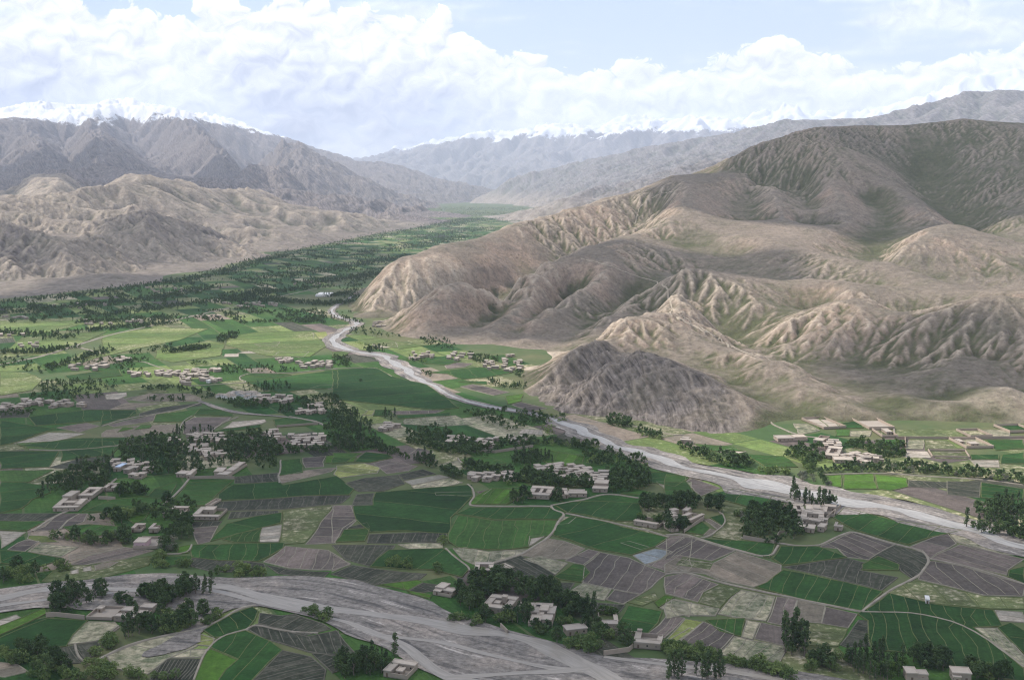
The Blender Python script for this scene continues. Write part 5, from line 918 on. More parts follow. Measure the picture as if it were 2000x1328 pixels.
# villages: every house its own thing, the farthest ones joined
FAR_HOUSE = 1560.0; FARV, FARF, FARM = [], [], []
def village(zone, rect, n, where, wm=None, rm=None, ang=None, big=1.0):
    x0, y0, x1, y1 = rect; lab = 'flat-roofed pale mud house ' + where; grp = 'mud houses ' + where; done = []; tries = 0
    n = int(n * 1.3); a0 = rr.uniform(-.5, .5) if ang is None else ang
    while len(done) < n and tries < n * 40:
        tries += 1
        g = G(*zp(zone, rr.uniform(x0, x1), rr.uniform(y0, y1))); w = rr.uniform(5.5, 11.5) * big; d = rr.uniform(4.2, 7.2) * big
        if any(math.hypot(g[0] - q[0], g[1] - q[1]) < (w + q[2]) * 0.47 for q in done) or any(math.hypot(g[0] - q[0], g[1] - q[1]) < q[2] * 0.8 for q in HOUSES[:62]): continue
        done.append((*g, w)); HOUSES.append((*g, w * 0.55)); h = rr.uniform(2.8, 3.8); far = g[1] > 1500
        if g[1] > FAR_HOUSE:
            a_ = a0 + rr.choice((0, math.pi / 2)) + rr.uniform(-.12, .12); V, Fc = [], []; box_vf(V, Fc, -w / 2, w / 2, -d / 2, d / 2, 0.3, .75 + h); box_vf(V, Fc, -w / 2 - .35, w / 2 + .35, -d / 2 - .35, d / 2 + .35, .75 + h, 1.2 + h, True)
            k_ = len(FARV); FARV.extend((x * math.cos(a_) - y * math.sin(a_) + g[0], x * math.sin(a_) + y * math.cos(a_) + g[1], z) for x, y, z in V); FARF.extend(tuple(i + k_ for i in f_) for f_ in Fc); FARM.extend([0] * 5 + [1] * 6); continue
        t_ = thing('mud_brick_house', lab, 'house', (*g, 0.75), a0 + rr.choice((0, math.pi / 2, 0, 0)) + rr.uniform(-.12, .12), grp)
        block(t_, -w / 2, w / 2, -d / 2, d / 2, h, 1 if far else 2, wm, rm)
        if rr.random() < .55 and not far:
            block(t_, -w / 2, -w / 2 + w * .35, -d / 2 - d * .9, -d / 2 - .7, h - .5, 1, wm, rm)
            boxes('yard_wall', [(-w / 2 + w * .35 + .5, w / 2, -d / 2 - d * .9, -d / 2 - d * .9 + .45, -.4, 2.0), (w / 2 - .45, w / 2, -d / 2 - d * .9 + .5, -d / 2 - .5, -.4, 2.0)], wm or M_wall, t_)
for a in [(1, (640, 125, 850, 175), 9, 'in the wood behind the stepped compound'), (1, (710, 180, 790, 215), 3, 'in the wood clearing near the clipped hedge'), (2, (770, 198, 830, 225), 4, 'at the field end of the tree-lined village'), (2, (860, 190, 1010, 225), 9, 'in the middle of the tree-lined village'), (2, (1135, 148, 1255, 190), 8, 'on the upper side of the tree-lined village'), (2, (1205, 200, 1300, 232), 7, 'among the orchards of the tree-lined village'), (2, (1300, 155, 1410, 230), 10, 'by the lane of the tree-lined village'), (2, (1415, 190, 1510, 240), 7, 'at the river end of the tree-lined village'),
          (3, (690, 385, 880, 500), 9, 'packed in the village by the river'), (3, (0, 400, 50, 500), 4, 'behind the garden compound'), (3, (980, 85, 1130, 132), 8, 'in the sunlit orchard', M_red), (3, (880, 10, 960, 50), 4, 'at the edge of the sunlit orchard', M_red),
          (7, (700, 1012, 900, 1085), 9, 'in the big wood below the brown fields'), (7, (745, 920, 1040, 990), 14, 'above the big wood'), (7, (560, 950, 650, 995), 3, 'at the dark corner of the big wood'), (7, (880, 1070, 1010, 1115), 5, 'at the heart of the big wood'), (7, (1600, 920, 1870, 1030), 18, 'packed on the pale mound in the wood'), (7, (1380, 890, 1480, 980), 5, 'along the wood edge lane'),
          (7, (980, 560, 1300, 605), 12, 'along the poplar screen', M_white), (7, (1300, 590, 1610, 640), 14, 'beyond the poplar screen'), (7, (1640, 660, 1880, 740), 9, 'beside the small stream'), (7, (465, 378, 645, 420), 10, 'by the bent lane'), (7, (670, 368, 905, 430), 16, 'in the close-built hamlet'), (7, (670, 430, 740, 490), 6, 'along the straight street'), (7, (840, 438, 1000, 470), 6, 'with white roofs at the hamlet edge', M_white, M_white), (7, (220, 390, 390, 422), 7, 'beside the round tree'), (7, (920, 362, 1015, 380), 4, 'behind the hamlet'), (7, (1495, 272, 1605, 302), 7, 'at the top of the light green fields'), (7, (1655, 300, 1945, 347), 15, 'by the poplar row near the river bend'), (7, (95, 262, 230, 297), 7, 'under the long hedge'), (7, (0, 300, 60, 350), 3, 'beyond the end of the long hedge'),
          (4, (0, 1035, 120, 1062), 6, 'at the end of the hedge road'), (4, (120, 1010, 230, 1045), 7, 'in front of the dark square wood'), (4, (260, 1015, 460, 1050), 8, 'below the dark square wood'), (4, (395, 810, 600, 845), 9, 'along the middle hedge lane'), (4, (100, 690, 210, 712), 5, 'beside the dusty road'), (4, (460, 565, 620, 590), 8, 'beside the long straight road'), (4, (0, 630, 130, 650), 5, 'below the long straight road'), (4, (700, 560, 870, 580), 7, 'where the road meets the poplars'), (4, (1250, 465, 1550, 490), 14, 'in the far hamlet before the fields'), (4, (1640, 340, 1850, 370), 8, 'in the far trees near the school'), (4, (1140, 535, 1230, 550), 4, 'at the end of the straight road'), (4, (780, 380, 1060, 410), 9, 'under the bare pale hills'), (4, (200, 470, 600, 500), 10, 'in the dark green belt'), (4, (30, 540, 170, 552), 5, 'at the pale side lane'),
          (5, (650, 1222, 760, 1258), 6, 'in the upper orchard'), (5, (800, 1232, 920, 1272), 6, 'in the lower orchard'), (5, (240, 1140, 370, 1180), 4, 'by the dark tree clump'), (5, (425, 745, 560, 782), 9, 'on the far bank by the river bend'), (5, (640, 745, 775, 790), 9, 'between the groves under the hill'), (5, (845, 795, 1055, 850), 15, 'under the sandy fan'), (5, (225, 565, 460, 600), 22, 'on the terraced slope foot', M_red), (5, (950, 755, 1050, 800), 5, 'on the sandy fan'), (5, (1015, 1222, 1075, 1245), 3, 'near the pale square plots'), (5, (1940, 1232, 1990, 1255), 2, 'beside the foot of the rocky knob'), (0, (1680, 895, 1720, 905), 3, 'below the sunlit orchard', M_red)]:
    village(*a)
obj('distant_houses', np_mesh('distant_houses', FARV, FARF, FARM), [M_wall, M_roof], kind='stuff')
# long garden walls
def mud_wall(zone, pl, label, h=2.4, mat=None):
    g = gz(zone, pl); V, Fc = [], []; ribbon_vf(subdiv(g, 15, False), 0.7, -0.3, 0.7 + h, V, Fc, taper=0.75)
    o = obj('mud_wall', np_mesh('mud_wall', V, Fc), mat or M_wall); o['label'] = label; o['category'] = 'wall'
mud_wall(8, [(1000, 308), (1500, 312), (2000, 305)], 'long straight mud wall along the foot of the grassy slope', 2.4, M_red); mud_wall(8, [(1070, 310), (1075, 380)], 'short mud wall between orchard and striped plots', 2.4, M_red); mud_wall(8, [(1250, 400), (1540, 405), (1575, 460), (1285, 452), (1250, 400)], 'low mud wall round the thin green plot', 1.6, M_red)
mud_wall(1, [(255, 978), (310, 975), (470, 992)], 'mud wall below the dark island grove'); mud_wall(1, [(545, 325), (640, 330)], 'mud wall at the foot of the green lane field'); mud_wall(1, [(1050, 215), (1180, 212), (1300, 215)], 'orchard wall by the lane head'); mud_wall(1, [(975, 955), (1040, 900)], 'garden wall beside the tall island trees')
mud_wall(2, [(1480, 1075), (1680, 1082)], 'thin mud wall between the tree garden and the dark green square'); mud_wall(2, [(1500, 1190), (1640, 1170), (1662, 1150)], 'river embankment wall below the low fort'); mud_wall(2, [(930, 1035), (970, 1075)], 'short stone spur wall reaching into the river'); mud_wall(3, [(100, 515), (210, 440), (205, 430)], 'slanting wall beside the garden compound'); mud_wall(3, [(890, 440), (970, 372)], 'slanting wall at the river road corner'); mud_wall(3, [(430, 545), (600, 575), (630, 520), (760, 515)], 'curving wall round the dark wood'); mud_wall(2, [(1020, 340), (1075, 285)], 'wall beside the white fort garden'); mud_wall(2, [(700, 60), (900, 70), (1110, 38)], 'long orchard wall above the bright field'); mud_wall(7, [(1480, 850), (1830, 825)], 'wall below the dark green strip')
# ------------------------------------------------------------------ trees
def leaf_mat(name, c1, c2):
    m, t, b = mat_new(name, 0.75, 0.2); p = t.pos(); n = t.noise(p, 0.35, 3, 0.6)
    c = t.mix(t.m('ADD', t.m('MULTIPLY', t.attr('tone'), 0.7), t.m('MULTIPLY', n, 0.3)), c1, c2); c = t.mix(1.0, c, t.mix(t.rnd(), (0.62, 0.70, 0.58), (1.45, 1.30, 1.08)), 'MULTIPLY')
    t.set(b.inputs['Base Color'], c); tr = t.add('ShaderNodeBsdfTranslucent'); t.set(tr.inputs[0], c); mx = t.add('ShaderNodeMixShader'); mx.inputs[0].default_value = 0.3
    o = [n_ for n_ in t.n if n_.type == 'OUTPUT_MATERIAL'][0]; t.l.new(b.outputs[0], mx.inputs[1]); t.l.new(tr.outputs[0], mx.inputs[2]); t.l.new(mx.outputs[0], o.inputs[0]); return m
M_bark = plain_mat('tree_bark', (0.13, 0.105, 0.085), (0.22, 0.19, 0.16), 1.5)
KIND = {'broad': (leaf_mat('dark_broad_leaves', (0.025, 0.057, 0.025), (0.083, 0.135, 0.055)), 'broadleaf_tree', 'dark green leafy tree'), 'poplar': (leaf_mat('poplar_leaves', (0.025, 0.057, 0.027), (0.085, 0.135, 0.062)), 'poplar_tree', 'tall slender dark poplar'),
        'willow': (leaf_mat('willow_leaves', (0.062, 0.118, 0.040), (0.180, 0.245, 0.098)), 'willow_tree', 'rounded lighter green willow'), 'silver': (leaf_mat('silver_leaves', (0.085, 0.105, 0.085), (0.26, 0.27, 0.24)), 'oleaster_tree', 'small silver-grey tree'),
        'fresh': (leaf_mat('fresh_leaves', (0.030, 0.076, 0.020), (0.095, 0.160, 0.042)), 'orchard_tree', 'fresh green orchard tree')}
DIM = {'broad': (9.0, 3.5, 2.0), 'poplar': (14.0, 1.75, 1.5), 'willow': (5.6, 3.4, 0.5), 'silver': (5.0, 2.6, 0.9), 'fresh': (6.0, 2.9, 1.2)}     # height, crown radius, clear trunk
def leaf_cloud(kind, nclump, nleaf, size, r):
    H, R, T0 = DIM[kind]; pts, tone = [], []
    for c in range(nclump):
        h = r.random(); az_ = r.uniform(0, 2 * math.pi)
        if kind == 'poplar': pr = R * (0.45 + 0.55 * math.sin(math.pi * min(1, h * 0.92 + 0.12)) ** 0.7) * (1 - 0.55 * h ** 3); rad = pr * math.sqrt(r.uniform(.05, 1)); cr = 0.95
        else: pr = R * math.sqrt(max(0.02, 1 - (2 * h - 0.85) ** 2 / 1.35)); rad = pr * r.uniform(.35, 1) ** .6; cr = 1.35 if kind == 'broad' else 1.1
        rad *= 1 + 0.25 * math.sin(3 * az_ + c % 3)
        cx, cy, cz = rad * math.cos(az_), rad * math.sin(az_), T0 + (H - T0) * (0.06 + 0.9 * h); tn = r.random()
        for l in range(nleaf):
            d = Vector((r.gauss(0, 1), r.gauss(0, 1), r.gauss(0, .8))).normalized() * cr * r.uniform(.3, 1.0) ** .5
            pts.append((Vector((cx, cy, cz)) + d, d.normalized())); tone.append(min(1, max(0, tn * .75 + r.uniform(0, .35))))
    V, Fc, A = [], [], []
    for (p_, d), tn in zip(pts, tone):
        n_ = (d + Vector((r.gauss(0, .5), r.gauss(0, .5), r.gauss(.2, .5)))).normalized(); a = n_.orthogonal().normalized(); b_ = n_.cross(a); th = r.uniform(0, 6.28); a, b_ = a * math.cos(th) + b_ * math.sin(th), b_ * math.cos(th) - a * math.sin(th)
        s_ = size * r.uniform(.6, 1.3); k = len(V)
        V += [tuple(p_ + a * s_), tuple(p_ + b_ * s_ * .7), tuple(p_ - a * s_), tuple(p_ - b_ * s_ * .7)]; Fc.append((k, k + 1, k + 2, k + 3)); A += [tn] * 4
    return np.array(V), np.array(Fc), np.array(A)
def trunk_mesh(kind, r):
    H, R, T0 = DIM[kind]; V, Fc = [], []
    def limb(a, b_, r0, r1, m=6):
        a, b_ = Vector(a), Vector(b_); d = (b_ - a).normalized(); u = d.orthogonal().normalized(); w = d.cross(u); k = len(V)
        for c, rd in ((a, r0), (b_, r1)):
            for i in range(m): th = 2 * math.pi * i / m; V.append(tuple(c + (u * math.cos(th) + w * math.sin(th)) * rd))
        for i in range(m): Fc.append((k + i, k + (i + 1) % m, k + m + (i + 1) % m, k + m + i))
    tr = 0.028 * H + .05; top_ = T0 + (H - T0) * (.8 if kind == 'poplar' else .45); limb((0, 0, -0.5), (.15, .1, T0 + .3), tr, tr * .75); limb((.15, .1, T0 + .3), (0, 0.05, top_), tr * .75, tr * .25)
    for i in range(6):
        th = i * 1.05 + r.uniform(-.3, .3); z0 = T0 + .2 + (top_ - T0) * i / 7; rr_ = R * (.5 if kind == 'poplar' else .72); limb((.1, .08, z0), (rr_ * math.cos(th), rr_ * math.sin(th), z0 + (H - T0) * .28), tr * .42, tr * .12, 5)
    return np_mesh('trunk', V, Fc)
PROTO = {}
SPEC = {'broad': (34, 16, .58), 'poplar': (40, 11, .46), 'willow': (30, 13, .48), 'silver': (22, 12, .42), 'fresh': (26, 12, .48)}
for k_, (m_, nm, _) in KIND.items():
    r_ = random.Random(11 + len(k_)); PROTO[k_] = []
    for v in range(3):
        V, Fc, A = leaf_cloud(k_, *SPEC[k_], r_); me = np_mesh('crown', V, Fc); fattr(me, 'tone', A); me.materials.append(m_); tm = trunk_mesh(k_, r_); tm.materials.append(M_bark); PROTO[k_].append((me, tm))
# (zone, outline, how many, kinds, where)
GROVES = [
 (1,[(270,250),(480,130),(560,130),(640,180),(600,255),(480,285),(300,305),(190,345)],75,'bbbp','in the wood behind the stepped white-roofed compound'),(1,[(560,130),(900,20),(1150,0),(1540,0),(1550,110),(1530,165),(1330,175),(1180,180),(1000,185),(860,200),(700,130)],210,'bbbbfp','in the big village wood'),(1,[(640,300),(690,268),(800,280),(812,305),(650,315)],22,'b','in the clipped block beside the lane field'),
 (1,[(500,440),(660,390),(860,370),(870,400),(720,430),(700,470),(520,470)],36,'bbw','in the belt above the dark orchard rows'),(1,[(870,340),(1060,355),(1110,390),(1040,440),(1060,480),(1080,560),(930,560),(870,470),(840,430)],46,'bbbf','round the two courtyard houses'),(1,[(250,520),(420,540),(700,525),(740,570),(560,590),(300,560)],40,'bbws','in the hedge below the dark orchard rows'),
 (1,[(875,570),(970,560),(990,620),(890,635)],11,'bs','in front of the walled yard of the pink house'),(1,[(840,650),(910,640),(920,720),(840,720)],9,'w','on the bank below the pink house'),(1,[(990,690),(1050,690),(1050,730),(1000,730)],4,'w','above the bend of the braided river'),(1,[(0,730),(120,700),(210,720),(220,780),(100,800),(0,810)],20,'wwb','in the clump above the gravel bank'),(1,[(230,700),(385,680),(385,720),(240,740)],7,'w','in the row beside the rough pasture'),
 (1,[(1170,740),(1250,705),(1430,715),(1530,745),(1480,770),(1200,770)],20,'w','in the long bush row on the river bank'),(1,[(262,880),(350,835),(580,850),(590,920),(480,965),(280,970)],36,'bbp','in the dark grove at the head of the river island'),(1,[(740,865),(880,835),(1000,800),(1060,790),(1060,840),(1000,900),(900,935),(820,890)],36,'bbb','in the tall grove beside the island compound'),(1,[(1050,790),(1170,810),(1180,860),(1070,860)],9,'p','at the tip of the island grove'),
 (1,[(800,965),(1050,965),(1070,1040),(900,1080),(800,1075)],26,'bbw','below the island compound'),(1,[(680,1030),(780,1020),(780,1080),(690,1110)],11,'p','in the thin row below the island compound'),(1,[(0,1175),(150,1155),(290,1205),(400,1265),(380,1335),(200,1335),(120,1270),(0,1220)],36,'wwb','in the thicket beside the gravel and bedded plots'),(1,[(400,1255),(500,1225),(640,1275),(620,1335),(420,1335)],14,'w','beside the island track end'),(1,[(510,1185),(590,1115),(650,1115),(620,1155),(540,1200)],8,'w','where the island track bends'),
 (1,[(1120,965),(1170,950),(1170,985),(1125,990)],3,'b','alone on the gravel spit'),(1,[(1120,1025),(1200,975),(1220,985),(1140,1030)],6,'w','along the island track'),(1,[(1600,945),(1740,935),(1850,1005),(1800,1012)],9,'w','along the gravel edge of the dark plots'),(1,[(640,875),(730,870),(740,940),(650,930)],7,'wb','in the gap between the island groves'),(1,[(1870,1275),(1990,1245),(1990,1335),(1880,1335)],9,'b','beside the ruined compound by the gravel'),(2,[(20,1245),(120,1205),(300,1205),(380,1225),(250,1300),(40,1335)],20,'ppb','behind the ruined compound by the gravel'),(1,[(700,1305),(980,1312),(960,1335),(720,1335)],8,'w','at the foot of the bedded plots'),
 (2,[(700,860),(830,730),(960,740),(1000,805),(1100,790),(1200,835),(1350,885),(1430,960),(1440,1000),(1290,980),(1225,920),(1100,905),(1010,870),(880,860),(800,945),(690,935)],120,'bbbbf','in the dark wood behind the riverside fort'),(2,[(1015,955),(1090,955),(1090,1025),(1020,1030)],6,'bp','inside the crowded yard'),(2,[(640,985),(820,995),(810,1035),(650,1005)],7,'w','in front of the riverside fort'),(2,[(820,975),(870,975),(870,1020),(825,1020)],3,'b','below the fort wall'),(2,[(910,985),(1000,985),(990,1030),(920,1025)],6,'wb','between fort and crowded yard'),
 (2,[(1110,1055),(1180,1055),(1270,1120),(1230,1130)],8,'wb','on the bank below the crowded yard'),(2,[(1290,1105),(1400,1095),(1500,1155),(1460,1185),(1310,1150)],16,'w','in the round thicket below the shed'),(2,[(1830,1150),(1930,1140),(1980,1190),(1850,1220)],9,'w','in the round thicket beside the low fort'),(2,[(1390,960),(1460,940),(1480,1060),(1400,1060)],12,'bp','between shed and orchard yard'),(2,[(1250,1005),(1320,1005),(1320,1060),(1260,1050)],5,'w','above the shed'),(2,[(1600,1105),(1650,1095),(1640,1150),(1605,1150)],4,'b','next to the low fort wall'),(2,[(1460,1065),(1540,1060),(1540,1110),(1470,1110)],6,'wb','in the garden beside the shed'),(2,[(1490,965),(1570,965),(1550,1000),(1490,1010)],5,'f','inside the orchard yard'),
 (2,[(285,700),(350,672),(440,695),(430,715)],9,'w','in the bush row on the dark green field'),(2,[(565,705),(610,695),(610,735),(570,738)],3,'w','alone at the field edge above the river'),(2,[(600,560),(640,550),(650,590),(615,598)],3,'w','on the ditch between the green fields'),(2,[(410,115),(520,105),(580,135),(570,165),(500,140)],14,'bp','in the row above the pale strips'),(2,[(590,165),(720,195),(740,220),(640,205)],14,'b','in the row beside the pale strips'),(2,[(700,150),(820,140),(1000,180),(1100,190),(1040,240),(960,250),(900,210),(760,200)],50,'bbwf','at the field end of the tree-lined village'),(2,[(1050,180),(1200,190),(1450,230),(1440,275),(1250,265),(1100,255)],75,'bbbf','below the tree-lined village'),(2,[(1520,170),(1740,180),(1760,260),(1640,290),(1540,290)],60,'bbbf','in the orchard at the river end of the village'),
 (2,[(990,105),(1080,65),(1200,95),(1220,130),(1010,150)],36,'bbp','above the tree-lined village'),(2,[(1390,85),(1560,75),(1740,125),(1740,160),(1420,140)],50,'bbw','in the belt along the river gravel'),(2,[(440,20),(650,0),(900,10),(1130,0),(1110,40),(900,65),(860,95),(660,85),(580,60)],80,'bbbf','in the upper orchard wood'),(2,[(0,0),(220,0),(300,40),(310,70),(180,60),(0,65)],50,'bbp','in the wood above the brown strips'),(2,[(980,320),(1070,285),(1090,330),(1060,350),(1000,350)],9,'bf','in the garden of the white fort'),(2,[(1220,300),(1270,305),(1260,345),(1230,345)],5,'b','beside the white fort'),
 (2,[(1700,345),(1900,325),(1986,335),(1986,400),(1930,420),(1860,400),(1710,390)],36,'bbb','behind the walled orchard'),(2,[(1840,450),(1900,465),(1960,445),(1980,500),(1860,510)],12,'b','between orchard and garden compound'),(2,[(1700,448),(1810,455),(1800,470),(1710,462)],8,'f','inside the walled orchard'),(2,[(190,45),(300,50),(420,100),(320,92)],14,'b','along the lane above the brown strips'),
 (3,[(420,470),(490,385),(700,405),(740,470),(780,540),(640,565),(600,585),(430,540)],100,'bbbb','in the dark wood beside the river village'),(3,[(380,395),(480,395),(490,450),(420,460)],16,'ws','at the grassy edge of the dark wood'),(3,[(200,345),(310,345),(310,400),(230,408)],10,'b','on the grassy corner'),(3,[(0,335),(180,335),(190,370),(60,380),(0,370)],22,'bbf','behind the garden compound'),(3,[(680,320),(720,280),(780,320),(960,355),(960,372),(880,385),(760,372)],26,'ppb','in the row between river and village'),(3,[(60,25),(480,115),(480,160),(350,150),(100,70)],60,'bbw','in the belt under the rocky knob'),(3,[(480,165),(660,165),(700,190),(560,200)],16,'w','on the sunlit river bank'),
 (3,[(670,55),(870,35),(880,105),(800,170),(720,110),(660,100)],50,'bbf','in the grove beside the sunlit village'),(3,[(720,95),(760,95),(820,160),(800,195)],12,'w','in the diagonal row to the river'),(3,[(730,195),(820,195),(830,240),(740,230)],8,'s','in the pale clump on the river bank'),(3,[(850,195),(890,195),(890,255),(855,250)],4,'b','between the pale clumps'),(3,[(885,225),(930,235),(915,260),(890,258)],3,'s','beside the sunlit green strips'),(3,[(960,30),(1100,5),(1320,25),(1330,100),(1150,100),(1100,60)],85,'fffb','in the sunlit orchard'),(3,[(840,172),(1100,142),(1330,132),(1500,152),(1740,172),(1986,212),(1986,250),(1700,208),(1400,188),(1000,180),(860,190)],110,'bbws','in the long belt behind the sunlit strips'),
 (3,[(1650,480),(1750,470),(1860,365),(1986,335),(1986,560),(1800,530)],70,'pbb','in the grove at the lower bend of the pale river'),(3,[(1700,385),(1860,345),(1850,420),(1760,440)],18,'bw','on the grassy bend'),(3,[(650,1150),(720,1110),(780,1130),(780,1200),(720,1230),(650,1210)],11,'PPb','in the towering clump above the braided gravel'),(3,[(780,1205),(950,1205),(950,1280),(800,1290)],14,'bw','beside the towering clump'),(3,[(1000,1190),(1290,1200),(1330,1250),(1300,1335),(1100,1335),(1010,1250)],44,'fp','in the young plantation beside the big striped green field'),(3,[(1360,1190),(1460,1190),(1560,1225),(1540,1280),(1380,1272)],20,'b','behind the terrace-roofed house'),(3,[(1680,1255),(1880,1305),(1870,1335),(1720,1335)],16,'bw','beside the pale square house'),
 (3,[(0,1150),(100,1140),(330,1205),(330,1245),(0,1215)],26,'w','in the hedge along the braided gravel'),(3,[(340,1225),(640,1262),(700,1330),(560,1290),(350,1250)],26,'w','in the hedge below the towering clump'),(3,[(0,1310),(380,1300),(380,1340),(0,1340)],14,'p','in the lowest poplar row'),
 (4,[(160,1000),(230,915),(400,892),(680,902),(700,920),(600,955),(590,995),(300,1015)],120,'bbbp','in the dark square wood'),(4,[(720,742),(960,702),(970,720),(740,760)],30,'bbw','in the long hedge'),(4,[(440,802),(600,772),(800,772),(860,800),(640,792),(460,812)],26,'b','in the middle hedge'),(4,[(1060,790),(1180,782),(1180,810),(1070,812)],14,'bw','in the light clump'),(4,[(1200,822),(1400,812),(1660,832),(1660,850),(1400,860),(1240,860)],60,'fbp','in the sunlit belt'),(4,[(1840,762),(1970,762),(1960,820),(1850,822)],20,'b','near the river bend'),(4,[(780,942),(900,922),(1060,942),(1200,952),(1190,1000),(1120,1000),(1060,962),(800,952)],44,'b','in the arc of trees over the bare fields'),(4,[(820,1002),(1060,992),(1060,1015),(830,1017)],18,'bp','in the row on the bare fields'),(4,[(1200,1002),(1300,1012),(1510,1022),(1500,1050),(1310,1050)],50,'b','under the poplar screen'),
 (4,[(1350,932),(1620,902),(1630,950),(1450,970),(1350,960)],36,'ppb','in the poplar screen'),(4,[(1630,1002),(1870,975),(1950,1060),(1830,1080),(1650,1042)],70,'bbb','around the small stream houses'),(4,[(1550,1062),(1640,1062),(1640,1090),(1560,1092)],10,'p','in the short poplar file'),(4,[(1830,1080),(1990,1060),(1990,1314),(1850,1250),(1800,1150)],80,'bbbf','in the wood beside the pale mound'),(4,[(660,1262),(880,1205),(1000,1222),(1020,1314),(680,1314)],80,'bbbf','at the brown-field end of the big wood'),(4,[(1200,1205),(1460,1185),(1520,1250),(1700,1275),(1850,1282),(1850,1314),(1200,1314)],110,'bbbf','in the middle of the big wood'),(4,[(950,1182),(1180,1182),(1200,1200),(960,1210)],12,'p','along the brown field edge'),(4,[(0,772),(130,762),(200,812),(330,822),(280,870),(160,852),(0,830)],50,'bbw','around the dusty road bend'),(4,[(600,775),(720,765),(800,840),(720,860),(680,880),(640,830)],30,'b','around the bent lane'),(4,[(0,1072),(200,1055),(180,1090),(0,1100)],20,'f','in the small square orchard'),
 (5,[(860,885),(1000,922),(1150,892),(1160,910),(1080,945),(960,942),(870,922)],44,'bbp','in the lower grove under the hill'),(5,[(1010,842),(1090,842),(1100,880),(1020,880)],14,'b','against the foot of the knob'),(5,[(740,745),(920,765),(920,800),(800,800)],44,'b','in the upper grove under the hill'),(5,[(390,762),(520,772),(520,800),(420,790)],18,'bw','on the river bend'),(5,[(230,705),(310,705),(300,740),(240,745)],9,'p','standing on the river gravel'),(5,[(430,662),(610,662),(680,702),(670,740),(560,712)],40,'bbp','beyond the river bend'),(5,[(500,852),(560,862),(550,880),(505,880)],6,'b','on the bank of the narrow river'),(5,[(80,592),(380,642),(380,660),(100,642)],44,'bw','below the terraced houses'),(5,[(120,682),(200,692),(190,706)],9,'w','on the gravel edge'),(5,[(0,765),(110,775),(100,822),(0,820)],24,'b','inside the river bend'),(5,[(142,895),(165,895),(160,918)],2,'b','alone in the wide green field'),
 (5,[(720,1072),(900,1052),(1100,1082),(1290,1092),(1300,1130),(1100,1150),(1000,1178),(850,1130)],110,'bbwf','in the river wood'),(5,[(1530,1095),(1670,1095),(1680,1165),(1530,1150)],30,'b','in the round grove at the foot of the knob'),(5,[(1680,1165),(1840,1202),(1830,1228),(1700,1200)],24,'bw','in the row by the knob path'),(5,[(1170,1155),(1240,1155),(1240,1200),(1180,1198)],10,'w','beside the pale square plots'),(5,[(400,1195),(560,1155),(880,1270),(900,1300),(620,1300),(420,1250)],95,'fbb','in the lower orchard'),(5,[(0,1065),(120,1065),(220,1130),(230,1195),(0,1195)],60,'bbp','in the wood by the dark clump'),(5,[(270,1085),(350,1085),(350,1130),(280,1130)],10,'p','in the dark clump'),(5,[(1080,1222),(1460,1252),(1510,1290),(1400,1280),(1100,1250)],50,'bw','along the middle river bank'),
]
KN = {'b': 'broad', 'p': 'poplar', 'P': 'poplar', 'w': 'willow', 's': 'silver', 'f': 'fresh'}
TREES = []
HX = np.array([h[0] for h in HOUSES]); HY = np.array([h[1] for h in HOUSES]); HRAD = np.array([h[2] for h in HOUSES])
for gi, (zone, pl, n, kinds, where) in enumerate(GROVES):
    poly = gz(zone, pl); A = np.array(poly); n = int(n * (1.0 if A[:, 1].mean() < 1000 else 1.45)); lo, hi_ = A.min(0), A.max(0); r_ = random.Random(100 + gi); k = tries = 0; mine = []
    while k < n and tries < n * 60:
        tries += 1; x, y = r_.uniform(lo[0], hi_[0]), r_.uniform(lo[1], hi_[1])
        if not inpoly(np.array([x]), np.array([y]), poly)[0]: continue
        if (np.hypot(HX - x, HY - y) < HRAD * (0.75 if 'inside' in where or 'yard' in where else 1.0)).any(): continue
        if any((x - a) ** 2 + (y - b_) ** 2 < 5 for a, b_ in mine): continue
        kd = r_.choice(kinds); s_ = r_.uniform(.58, 1.15) * (1.75 if kd == 'P' else 1.0) * max(0.62, min(1.0, 1.0 - (y - 950) / 1300)); mine.append((x, y)); TREES.append((x, y, KN[kd], s_, where)); k += 1
# the 300 of each kind that show largest are trees of their own
from collections import Counter
byk = {}
for t_ in TREES: byk.setdefault(t_[2], []).append(t_)
REST = []
def tree(x, y, kd, s_, label, group, r_):
    cm, tm = r_.choice(PROTO[kd]); nm = KIND[kd][1]
    e = bpy.data.objects.new(nm, None); COL.objects.link(e); e.empty_display_size = 1; e.location = (x, y, 0.3); e.rotation_euler = (0, 0, r_.uniform(0, 6.28)); e.scale = (s_ * r_.uniform(.88, 1.15), s_ * r_.uniform(.88, 1.15), s_ * r_.uniform(.9, 1.2))
    e['label'] = label; e['category'] = 'tree'; e['group'] = group
    for nme, me in (('crown', cm), ('trunk', tm)):
        o = bpy.data.objects.new(nme, me); COL.objects.link(o); o.parent = e
r_ = random.Random(77)
for kd, lst in byk.items():
    lst.sort(key=lambda q: q[1] / q[3] / DIM[kd][0])
    for x, y, k2, s_, where in lst[:300]: tree(x, y, k2, s_, KIND[kd][2] + ' ' + where, KIND[kd][1].replace('_', ' ') + 's ' + where, r_)
    REST += lst[300:]
